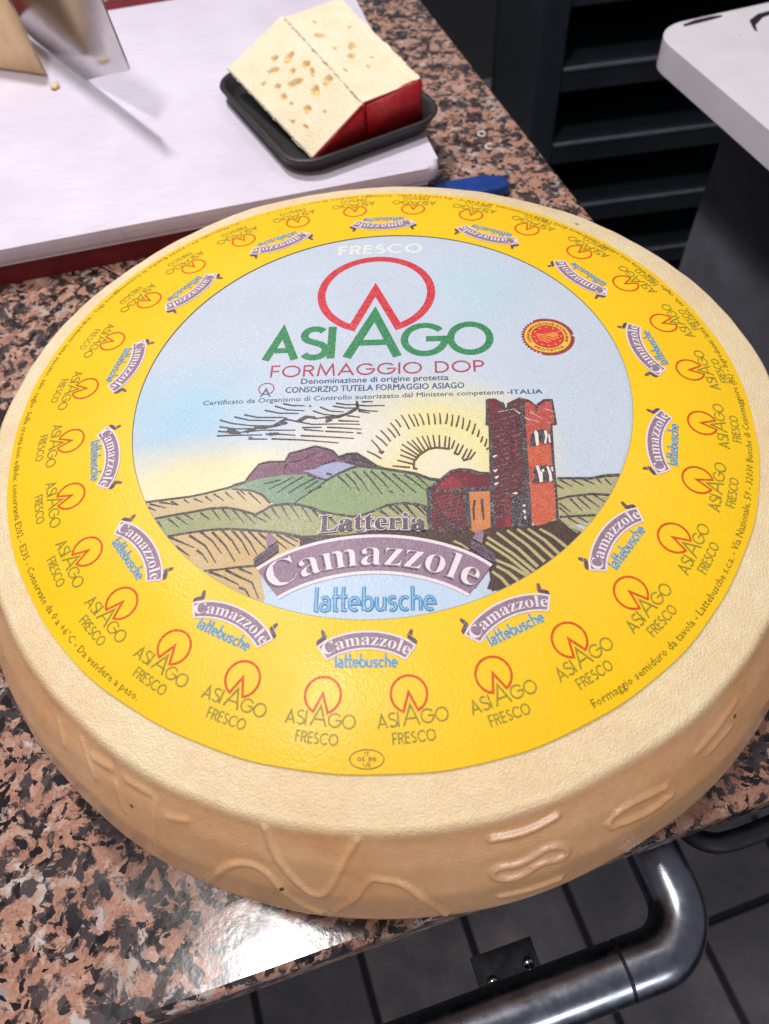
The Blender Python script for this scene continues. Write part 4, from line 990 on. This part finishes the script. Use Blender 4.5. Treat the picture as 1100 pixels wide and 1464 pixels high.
def rim(q):
    a = np.radians(28.0+(q[:, 0]-lo[0])/(hi[0]-lo[0])*300.5); t = a-math.pi/2; r = rim_out(t)-.026-q[:, 1]*.038; return np.c_[r*np.sin(a), -r*np.cos(a)]
Print().tris(fs, 'dk_y', 10, rim).build('border_lettering', label)
pr = Print().stroke(arc(-.017, -1.437, .052, .027, 0, 360, 40)[:-1], .0028, .0028, 'dk_y', 10, closed=True)
fit_text(pr, 'IT', -.024, -.009, -1.4275, .012, 'dk_y', 10); fit_text(pr, '05 88', -.046, .011, -1.4425, .0125, 'dk_y', 10); fit_text(pr, 'UE', -.028, -.005, -1.458, .012, 'dk_y', 10)
pr.build('oval_mark', label)

# ------------------------------------------------------------------ cutting boards
def board_mat():
    m, nt, b = new_mat('white_board'); p = pos(nt)
    mp = N(nt, 'ShaderNodeMapping'); mp.inputs['Rotation'].default_value = (0, 0, .5); mp.inputs['Scale'].default_value = (1, 14, 1); L(nt, p, mp.inputs[0])
    cuts = noise(nt, mp.outputs[0], 55, 6, .7).outputs['Fac']; soft = noise(nt, p, 14, 4).outputs['Fac']
    c = ramp(nt, soft, [(.3, lin(222, 213, 226)), (.7, lin(232, 225, 236))])
    c = mix(nt, ramp(nt, cuts, [(.54, g(0)), (.68, g(.45))]), c, lin(186, 176, 186))
    st = voro(nt, p, 34); s = N(nt, 'ShaderNodeSeparateColor'); L(nt, st.outputs['Color'], s.inputs[0])
    dot = math_(nt, 'MULTIPLY', ramp(nt, st.outputs['Distance'], [(.02, g(1)), (.05, g(0))]), ramp(nt, s.outputs[0], [(.88, g(0)), (.9, g(.8))]))
    c = mix(nt, dot, c, lin(120, 90, 90))
    L(nt, c, b.inputs['Base Color']); L(nt, ramp(nt, soft, [(.3, g(.36)), (.7, g(.5))]), b.inputs['Roughness'])
    b.inputs['Subsurface Weight'].default_value = .15; b.inputs['Subsurface Scale'].default_value = .004
    bump(nt, b, cuts, .12, .0004); return m
M_board = board_mat(); M_redboard = simple('red_board', lin(120, 24, 34), .45, scale=40)
BA = math.radians(9.0)
def bf(a, b):                                             # board frame: origin at its front right corner
    return ((.60+a*math.cos(BA)-b*math.sin(BA))*U, (2.755+a*math.sin(BA)+b*math.cos(BA))*U)
bm = bmesh.new(); prism(bm, [bf(a, b) for a, b in round_rect(-4.6, 0, 0, 3.40, .10, 6)], wz(-.849), wz(-.73), .045*U, 5)
tag(bm_obj('white_cutting_board', bm, M_board, smooth='auto'), 'thick white plastic cutting board with rounded corner under the black tray', 'cutting board')
bm = bmesh.new(); prism(bm, [bf(a, b) for a, b in round_rect(-4.75, -.06, .012, 3.95, .06, 5)], 0, wz(-.85), .008*U, 2)
tag(bm_obj('red_cutting_board', bm, M_redboard), 'dark red cutting board lying under the white one', 'cutting board')

# ------------------------------------------------------------------ foam tray with two cheese pieces
M_foam = simple('black_foam', lin(46, 44, 44), .42, scale=400, bmp=.35)
TA = math.radians(24.6)
def tf(a, b, c0=(-.166, 3.625)): return (c0[0]+a*math.cos(TA)-b*math.sin(TA), c0[1]+a*math.sin(TA)+b*math.cos(TA))
tray_pts = []
TW, TL = .62, .755
def tray_ring(inset, z, r):
    return [(*[c*U for c in tf(x, y)], wz(z)) for x, y in round_rect(-TW+inset, TW-inset, -TL+inset, TL-inset, r, 8)]
rings = [tray_ring(.10, -.7295, .18), tray_ring(.075, -.7295, .19), tray_ring(.05, -.715, .21), tray_ring(.008, -.635, .235), tray_ring(-.004, -.618, .24), tray_ring(.0, -.606, .24), tray_ring(.022, -.604, .225), tray_ring(.038, -.612, .21), tray_ring(.07, -.69, .18), tray_ring(.10, -.712, .16), tray_ring(.13, -.714, .14)]
n = len(rings[0]); vs = [v for r in rings for v in r]
fs = [(i*n+k, i*n+(k+1) % n, (i+1)*n+(k+1) % n, (i+1)*n+k) for i in range(len(rings)-1) for k in range(n)]
fs += [tuple(range(n-1, -1, -1)), tuple((len(rings)-1)*n+k for k in range(n))]
tag(mesh_obj('foam_tray', vs, fs, M_foam, smooth=True), 'black foam food tray holding two pieces of red rinded cheese', 'tray')

def paste_mat(name, c0, c1, pit=False):
    m, nt, b = new_mat(name); p = pos(nt)
    n1 = noise(nt, p, 45, 5).outputs['Fac']; n2 = noise(nt, p, 420, 4).outputs['Fac']
    c = mix(nt, 1., ramp(nt, n1, [(.3, c0), (.7, c1)]), ramp(nt, n2, [(.3, g(.92)), (.7, g(1.04))]), 'MULTIPLY')
    if pit: c = mix(nt, N(nt, 'ShaderNodeAttribute', attribute_name='pit').outputs['Fac'], c, lin(240, 208, 148))
    L(nt, c, b.inputs['Base Color']); b.inputs['Roughness'].default_value = .5
    b.inputs['Subsurface Weight'].default_value = .4; b.inputs['Subsurface Radius'].default_value = (1, .6, .3); b.inputs['Subsurface Scale'].default_value = .004
    bump(nt, b, math_(nt, 'ADD', n2, n1), .2, .0006); return m
M_paste = paste_mat('cheese_paste', lin(240, 222, 184), lin(248, 234, 204), True)
M_redrind = simple('red_rind', lin(170, 18, 30), .42, scale=260, bmp=.5, var=.18)
M_rimc = paste_mat('cheese_under_rind', lin(226, 178, 110), lin(232, 190, 130))
SD = Vector((-.44, .898))                                # the two pieces run back along this plan direction

def cheese(name, sec, length, cutz, label, seed, holes, splay=0.):
    """sec: front cross-section [(x, y, z)] in units; body extruded back, red rind plate on the front end"""
    root = empty(name, P3(*sec[0])); tag(root, label, 'cheese')
    inv = Vector(root.location)
    def loc(x, y, z): return P3(x, y, z)-inv
    rs = random.Random(seed); nseg = 64; rows = []
    ns = len(sec); A, B = Vector(sec[holes[0]]), Vector(sec[holes[1]])
    ax = (B-A).normalized(); ay = Vector((SD.x, SD.y, -cutz/length)).normalized(); nz = ax.cross(ay).normalized()
    if nz.z < 0: nz = -nz
    pits = [(h, [rs.uniform(.72, 1.2) for _ in range(9)]) for h in holes[2]]
    wid = (B-A).length
    pts = []
    for i, (a, b) in enumerate(zip(sec, sec[1:]+sec[:1])):
        on = {i, (i+1) % ns} <= set(range(min(holes[:2]), max(holes[:2])+1)); m = 64 if on and (Vector(b)-Vector(a)).length > .1 else 6
        for t in range(m): pts.append((tuple(a[j]+(b[j]-a[j])*t/m for j in range(3)), on, t == 0))
    attr = []
    for s_ in range(nseg+1):
        d = .035+(length-.035)*s_/nseg; row = []
        for (x, y, z), on, corner in pts:
            j = .006 if corner else .0012
            k_ = splay*(s_/nseg)*min(1., max(0., 1-(x-A.x)/(B.x-A.x)))
            p = Vector((x+SD.x*d-k_, y+SD.y*d, z-cutz*s_/nseg)); pit = 0.
            if on:
                w = (Vector((x, y, z))-A).dot(ax)
                for (hs, ht, hw, hh, rot), jit in pits:
                    u_, v_ = w-hs*wid, d-ht*length; cr, sr = math.cos(rot), math.sin(rot); u_, v_ = (cr*u_+sr*v_)/hw, (cr*v_-sr*u_)/hh
                    q = math.hypot(u_, v_)
                    if q < 1.5:
                        f = (math.atan2(v_, u_)/(2*math.pi)+.5)*9; k0 = int(f) % 9; rr = jit[k0]+(jit[(k0+1) % 9]-jit[k0])*(f-int(f))
                        pit = max(pit, min(1., max(0., (rr-q)/.28)))
            p -= nz*(.032*pit)
            row.append(loc(p.x+rs.uniform(-j, j), p.y+rs.uniform(-j, j), p.z+rs.uniform(-j, j)*.7)); attr.append(pit)
        rows.append(row)
    np_ = len(pts); vs = [v for r in rows for v in r]
    fs = [(i*np_+k, i*np_+(k+1) % np_, (i+1)*np_+(k+1) % np_, (i+1)*np_+k) for i in range(nseg) for k in range(np_)]
    fs += [tuple(range(np_-1, -1, -1)), tuple(nseg*np_+k for k in range(np_))]
    body = mesh_obj('paste', vs, fs, M_paste, root, smooth=False)
    body.data.attributes.new('pit', 'FLOAT', 'POINT').data.foreach_set('value', attr)
    bm = bmesh.new(); bm.from_mesh(body.data); bmesh.ops.recalc_face_normals(bm, faces=bm.faces[:]); bm.to_mesh(body.data); bm.free()
    # rind plate
    bm = bmesh.new(); a = [bm.verts.new(loc(*p)) for p in sec]; b = [bm.verts.new(loc(p[0]+SD.x*.045, p[1]+SD.y*.045, p[2]-.002)) for p in sec]
    c = Vector((0, 0, 0))
    bm.faces.new(a); bm.faces.new(b[::-1])
    for i in range(len(sec)): bm.faces.new((a[i], b[i], b[(i+1) % len(sec)], a[(i+1) % len(sec)]))
    bmesh.ops.bevel(bm, geom=bm.edges[:], offset=.010*U, segments=2, affect='EDGES')
    bm_obj('rind', bm, M_redrind, root, smooth=True)
    return root
Zb = -.70
seam_b = (.108, 3.036, Zb); seam_t = (.104, 3.03, -.408)
left_b = (-.285, 2.905, Zb+.01)
cheese('cheese_piece', [left_b, (.106, 3.033, Zb), (.106, 3.028, -.412), (-.272, 2.885, Zb+.030)], 1.22, -.155,
       'left cheese piece on the black tray with a sloping holed cut face', 3,
       (3, 2, [(.55, .78, .03, .022, .3), (.42, .72, .016, .05, .9), (.70, .70, .05, .026, .2), (.62, .60, .018, .02, 0), (.32, .60, .02, .024, 0), (.28, .50, .024, .02, 1.2), (.52, .52, .024, .06, 1.0), (.80, .56, .03, .03, .2), (.80, .48, .016, .045, -.4), (.66, .36, .03, .055, -.3), (.86, .34, .045, .035, .2), (.40, .30, .03, .03, .3), (.20, .70, .02, .012, 0), (.14, .32, .012, .018, .3), (.22, .22, .012, .014, 0), (.3, .42, .012, .014, 0), (.55, .2, .012, .014, 0)]), .075)
cheese('cheese_piece', [(.111, 3.040, Zb), (.528, 3.262, Zb), (.53, 3.268, -.395), (.48, 3.232, -.405), (.109, 3.036, -.408)], 1.18, -.150,
       'right cheese piece on the black tray with a level cut top', 4,
       (4, 2, [(.55, .52, .05, .026, .7), (.42, .44, .036, .024, .3), (.25, .72, .02, .05, .8), (.35, .86, .012, .02, 0), (.65, .36, .012, .012, 0), (.5, .30, .012, .02, .4), (.3, .56, .016, .012, 0), (.75, .7, .012, .014, 0), (.16, .34, .012, .02, 0)]))

# ------------------------------------------------------------------ cheese wedge and big knife on the board
M_tanpaste = paste_mat('aged_paste', lin(234, 194, 146), lin(246, 212, 168)); M_tanrind = simple('tan_rind', lin(150, 110, 66), .6, scale=120, bmp=.4)
cw = empty('cheese_wedge', P3(-2.45, 4.58, -.73)); tag(cw, 'tall tan cheese wedge standing beside the knife blade', 'cheese')
o0 = Vector(cw.location)
f0, f1 = Vector((-3.3, 4.99)), Vector((-2.445, 4.585)); bk = Vector((-.10, .80))
def wedge(name, pts, z0, z1, lean, mat):
    bm = bmesh.new(); rs = random.Random(11)
    lo = [bm.verts.new(P3(x, y, z0)-o0) for x, y in pts]; hi = [bm.verts.new(P3(x+lean[0], y+lean[1], z1)-o0) for x, y in pts]
    k = len(pts); bm.faces.new(lo[::-1]); bm.faces.new(hi)
    for i in range(k): bm.faces.new((lo[i], lo[(i+1) % k], hi[(i+1) % k], hi[i]))
    bmesh.ops.bevel(bm, geom=bm.edges[:], offset=.028*U, segments=3, affect='EDGES')
    bmesh.ops.subdivide_edges(bm, edges=bm.edges[:], cuts=3, use_grid_fill=True)
    for v in bm.verts: v.co += Vector((rs.uniform(-1, 1), rs.uniform(-1, 1), rs.uniform(-1, 1)))*.006*U
    return bm_obj(name, bm, mat, cw, smooth=True)
wedge('paste', [tuple(f0), tuple(f1), tuple(f1+Vector((-.05, .10))), tuple(f0+bk)], -.729, .25, (-.10, .03), M_tanpaste)
wedge('rind', [tuple(f0+Vector((-.03, -.015))), tuple(f0+Vector((-.005, -.002))), tuple(f0+bk), tuple(f0+bk+Vector((-.03, 0)))], -.728, .245, (-.10, .03), M_tanrind)

M_steel = simple('polished_steel', lin(196, 194, 196), .13, 1., .05, 90)
M_handle = simple('dark_handle', lin(40, 38, 40), .5, scale=80)
kd = Vector((.5914, -.8064)); kn = Vector((.8064, .5914))
kn_root = empty('knife', P3(-2.113, 4.472, -.73)); tag(kn_root, 'wide polished steel knife blade standing against the tan cheese wedge', 'knife')
o1 = Vector(kn_root.location)
def kp(s, z, t=0.): return P3(-2.113+kd.x*s+kn.x*t, 4.472+kd.y*s+kn.y*t, z)-o1
out = [(-1.7, -.60), (-.9, -.70), (-.25, -.727), (0, -.726), (.30, -.60), (.62, -.47), (1.04, -.305), (1.07, -.28), (1.075, .55), (1.0, .62), (-1.7, .62)]
bm = bmesh.new()
a = [bm.verts.new(kp(s, z, .006-(z+.73)*.085)) for s, z in out]; b = [bm.verts.new(kp(s, z, -.006-(z+.73)*.085)) for s, z in out]
k = len(out); bm.faces.new(a); bm.faces.new(b[::-1])
for i in range(k): bm.faces.new((a[i], b[i], b[(i+1) % k], a[(i+1) % k]))
bm_obj('blade', bm, M_steel, kn_root)
bm = bmesh.new(); tube(bm, [kp(s, .45) for s in (-1.65, -1.8, -2.2, -2.6, -2.75)], [.05*U, .1*U, .12*U, .11*U, .06*U], 12); bm_obj('handle', bm, M_handle, kn_root, smooth=True)

# crumbs on the board
for i, (x, y, sz, lab) in enumerate(((-2.36, 4.40, .035, 'pale cheese crumb on the board in front of the tan wedge'), (-2.10, 4.60, .026, 'tiny pale cheese crumb under the raised knife blade'), (-2.07, 4.68, .018, 'smallest pale crumb behind the one under the blade'))):
    bm = bmesh.new(); bmesh.ops.create_icosphere(bm, subdivisions=2, radius=sz*U)
    rs = random.Random(i)
    for v in bm.verts: v.co = Vector((v.co.x*(1+rs.uniform(-.3, .3)), v.co.y*(1.4+rs.uniform(-.4, .3)), v.co.z*.6*(1+rs.uniform(-.3, .3))))
    o = bm_obj('cheese_crumb', bm, M_tanpaste, smooth=True); o.location = P3(x, y, -.73+sz*.5); tag(o, lab, 'crumb', 'crumbs on the white board')

# ------------------------------------------------------------------ blue handle and white loops on the granite
M_blue = simple('blue_plastic', lin(22, 62, 140), .38, scale=120)
hd = empty('blue_handled_knife', P3(.9, 2.77, -1)); tag(hd, 'blue plastic knife handle lying on the granite behind the wheel', 'knife')
o2 = Vector(hd.location)
bm = bmesh.new()
hx = Vector((.985, .10)).normalized(); hy = Vector((-hx.y, hx.x))
prof = [(-.75, .05), (-.6, .085), (-.3, .09), (0, .096), (.10, .092), (.16, .068), (.185, .035)]
plan = [(s, w) for s, w in prof]+[(s, -w) for s, w in prof[::-1]]
prism(bm, [(hx.x*s*U+hy.x*w*U, hx.y*s*U+hy.y*w*U) for s, w in plan][::-1], .0015, .10*U, .026*U, 3)
bm_obj('handle', bm, M_blue, hd, smooth='auto')
bm = bmesh.new(); prism(bm, [(hx.x*s*U+hy.x*w*U, hx.y*s*U+hy.y*w*U) for s, w in ((-.76, .07), (-.76, -.07), (-1.7, -.05), (-1.9, .0), (-1.7, .07))], .055*U, .07*U)
bm_obj('blade', bm, M_steel, hd)
M_loop = simple('white_loop', lin(226, 216, 208), .5)  # two small white loops lying on the granite
for (x, y, a0, a1, lab) in ((1.018, 3.564, 0, 330, 'tiny white closed ring lying on the granite, the farther one'), (1.048, 3.379, 40, 300, 'tiny white c shaped scrap on the granite, the nearer one')):
    bm = bmesh.new(); pth = [P3(.028*math.cos(math.radians(t)), .034*math.sin(math.radians(t)), -1+.009) for t in np.linspace(a0, a1, 18)]
    tube(bm, pth, .0085*U, 8); o = bm_obj('white_ring', bm, M_loop, smooth=True); o.location = (x*U, y*U, 0); tag(o, lab, 'loop', 'white loops on the granite')

# ------------------------------------------------------------------ steel rail under the counter edge
M_tube = simple('steel_tube', lin(150, 154, 166), .27, 1., .14, 50)
M_blackm = simple('black_metal', lin(40, 40, 46), .7, .0, spec=.3)
M_dark = simple('dark_metal', lin(44, 44, 50), .4, .6)
rail = empty('steel_rail', (*[c*U for c in uv(.66, -1.9)], wz(-1.5))); tag(rail, 'bent shiny steel tube rail below the front edge of the counter', 'rail')
o3 = Vector(rail.location)
def rp(u, v, z=-1.5): x, y = uv(u, v); return P3(x, y, z)-o3
TR = .122; BU, BV, BR = .675, -2.112, .21
elbow = [rp(BU, -.56), rp(BU, -1.2), rp(BU, -1.7)]+[rp(BU-BR+BR*math.cos(a), BV+BR+BR*math.sin(a)) for a in np.linspace(0, -math.pi/2, 16)]+[rp(BU-BR-.13, BV)]
bm = bmesh.new(); tube(bm, elbow, TR*U, 28); bm_obj('elbow', bm, M_tube, rail, smooth='auto')
bm = bmesh.new(); tube(bm, [rp(BU-BR-.146, BV), rp(-2, BV), rp(-4.5, BV)], TR*U*.995, 28); bm_obj('straight_tube', bm, M_tube, rail, smooth='auto')
bm = bmesh.new(); tube(bm, [rp(BU-BR-.125, BV), rp(BU-BR-.150, BV)], TR*U*.955, 28); bm_obj('joint', bm, M_dark, rail)
bm = bmesh.new(); tube(bm, [rp(-4.5, BV), rp(-4.6, BV+.06), rp(-4.65, BV+.2), rp(-4.65, -.56)], TR*U*.99, 20); bm_obj('elbow', bm, M_tube, rail, smooth='auto')
def rbox(bm, u0, u1, v0, v1, z0, z1):
    vs = [bm.verts.new(rp(u, v, z)) for z in (z0, z1) for u, v in ((u0, v0), (u1, v0), (u1, v1), (u0, v1))]
    for f in ((3,2,1,0),(4,5,6,7),(0,1,5,4),(1,2,6,5),(2,3,7,6),(3,0,4,7)): bm.faces.new([vs[i] for i in f])
bm = bmesh.new(); rbox(bm, -.25, .03, -2.02, -1.875, -1.66, -1.60); rbox(bm, -.16, -.06, -2.11, -2.02, -1.655, -1.605)
bm_obj('bracket', bm, M_blackm, rail)
for u_, v_ in ((-.19, -1.985), (-.02, -1.965)):
    bm = bmesh.new(); tube(bm, [rp(u_, v_, -1.60), rp(u_, v_, -1.575), rp(u_, v_, -1.565)], [.026*U, .024*U, .014*U], 12); bm_obj('bolt', bm, M_steel, rail, smooth=True)
M_strip = simple('strip_black', lin(20, 20, 24), .55)  # made-up round strip standing in for the dark gap under the counter edge
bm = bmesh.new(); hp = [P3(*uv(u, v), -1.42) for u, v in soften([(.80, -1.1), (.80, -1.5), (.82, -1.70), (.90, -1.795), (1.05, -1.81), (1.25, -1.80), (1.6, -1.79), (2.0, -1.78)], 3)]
tube(bm, hp, .045*U, 14); tag(bm_obj('black_strip', bm, M_strip, smooth='auto'), 'black hose curving along the counter edge right of the steel rail', 'strip')

# ------------------------------------------------------------------ white topped machine at the right
def enamel():
    m, nt, b = new_mat('white_enamel'); p = pos(nt)
    n1 = noise(nt, p, 18, 5).outputs['Fac']; n2 = noise(nt, p, 90, 5).outputs['Fac']
    c = ramp(nt, n1, [(.3, lin(224, 214, 220)), (.7, lin(234, 228, 232))])
    v = voro(nt, p, 44); s = N(nt, 'ShaderNodeSeparateColor'); L(nt, v.outputs['Color'], s.inputs[0])
    chip = math_(nt, 'MULTIPLY', ramp(nt, math_(nt, 'ADD', v.outputs['Distance'], math_(nt, 'MULTIPLY', n2, .25)), [(.17, g(1)), (.19, g(0))]), ramp(nt, s.outputs[1], [(.80, g(0)), (.82, g(1))]))
    c = mix(nt, chip, c, lin(60, 50, 52)); L(nt, c, b.inputs['Base Color']); b.inputs['Roughness'].default_value = .32
    return m
M_enamel = enamel(); M_grey = simple('grey_casing', lin(112, 112, 120), .45, scale=20); M_chip = simple('bare_dark_metal', lin(34, 30, 34), .5)
mc = empty('white_topped_machine', (*[c*U for c in uv(3.7, 4.2)], FZ)); tag(mc, 'white enamel topped machine with chipped paint and dark grey casing at right', 'machine')
o4 = Vector(mc.location)
MA = math.radians(13.2); m1 = Vector((math.cos(MA), math.sin(MA))); m2 = Vector((-math.sin(MA), math.cos(MA)))
c0_ = Vector((2.745, 5.02))                               # back left corner of the top
def mf(a, b): p = c0_+m1*a+m2*b; return (p.x*U-o4.x, p.y*U-o4.y)
def mz(z): return wz(z)-o4.z
bm = bmesh.new(); prism(bm, [mf(a, b) for a, b in round_rect(0, 3.4, -5.5, 0, .34, 10)], mz(-1.24), mz(-1.0), .075*U, 5)
bm_obj('top', bm, M_enamel, mc, smooth='auto')
bm = bmesh.new(); prism(bm, [mf(a, b) for a, b in round_rect(.62, 3.3, -5.4, -.6, .06, 4)], 0, mz(-1.242)); bm_obj('casing', bm, M_grey, mc)
bm = bmesh.new(); prism(bm, [mf(a, b) for a, b in round_rect(.12, .62, -1.55, -1.02, .12, 6)], mz(-1.36), mz(-1.30), .01*U, 2); bm_obj('tab', bm, M_grey, mc)
bm = bmesh.new(); prism(bm, [mf(a, b) for a, b in round_rect(.16, 3.3, -5.4, -.16, .2, 6)], mz(-1.30), mz(-1.243)); bm_obj('underside', bm, M_chip, mc)
# bare strokes where the paint is gone
for pl, w in (([(.30, -.075), (.45, -.055), (.62, -.05), (.70, -.052)], [.02, .035, .03, .012]), ([(.80, -.42), (.86, -.28), (1.0, -.19), (1.2, -.17), (1.5, -.18)], [.03, .05, .04, .03, .02]), ([(.62, -1.56), (.68, -1.53), (.74, -1.55)], [.008, .016, .006])):
    vs = []; fs = []
    for i, ((a, b), q) in enumerate(zip(pl, w)):
        for sgn in (-1, 1): vs.append((*mf(a, b+sgn*q), mz(-.9995)))
    for i in range(len(pl)-1): fs.append((2*i, 2*i+2, 2*i+3, 2*i+1))
    mesh_obj('bare_patch', vs, fs, M_chip, mc)

# ------------------------------------------------------------------ dark shelf unit behind
M_shelf = simple('dark_shelf', lin(50, 56, 65), .4, .0, scale=14); M_trim = simple('shelf_trim', lin(138, 142, 152), .4, .2); M_inner = simple('shelf_back', lin(44, 50, 58), .4)
su = empty('dark_shelf_unit', (3.2*U, 9*U, FZ)); tag(su, 'dark metal shelf unit with thin bright front edges behind the counter', 'shelf unit')
su.rotation_euler = (0, 0, math.radians(3))
def sbox(name, x0, x1, y0, y1, z0, z1, mat, bev=.0):
    bm = bmesh.new(); box(bm, x0*U, x1*U, y0*U, y1*U, wz(z0)-FZ, wz(z1)-FZ, bev); return bm_obj(name, bm, mat, su)
zf = FZ/U-TOP
sbox('post', -.42, -.05, 0, .4, zf, 2.5, M_shelf, .002); sbox('post', 6.0, 6.4, 0, .4, zf, 2.5, M_shelf, .002)
sbox('back_panel', -.42, 6.4, 2.6, 2.7, zf, 2.5, M_inner)
sbox('side_panel', -.40, -.30, .41, 2.59, zf, 2.5, M_inner); sbox('side_panel', 6.28, 6.38, .41, 2.59, zf, 2.5, M_inner)
for z in (-1.0, -2.1, -3.23, -4.36, -5.5, -6.6, -7.7):
    s_ = sbox('shelf', -.04, 5.99, .02, 2.59, z-.34, z, M_shelf, .001)
    sbox('trim', -.03, 5.98, -.004, .018, z-.03, z+.008, M_trim)
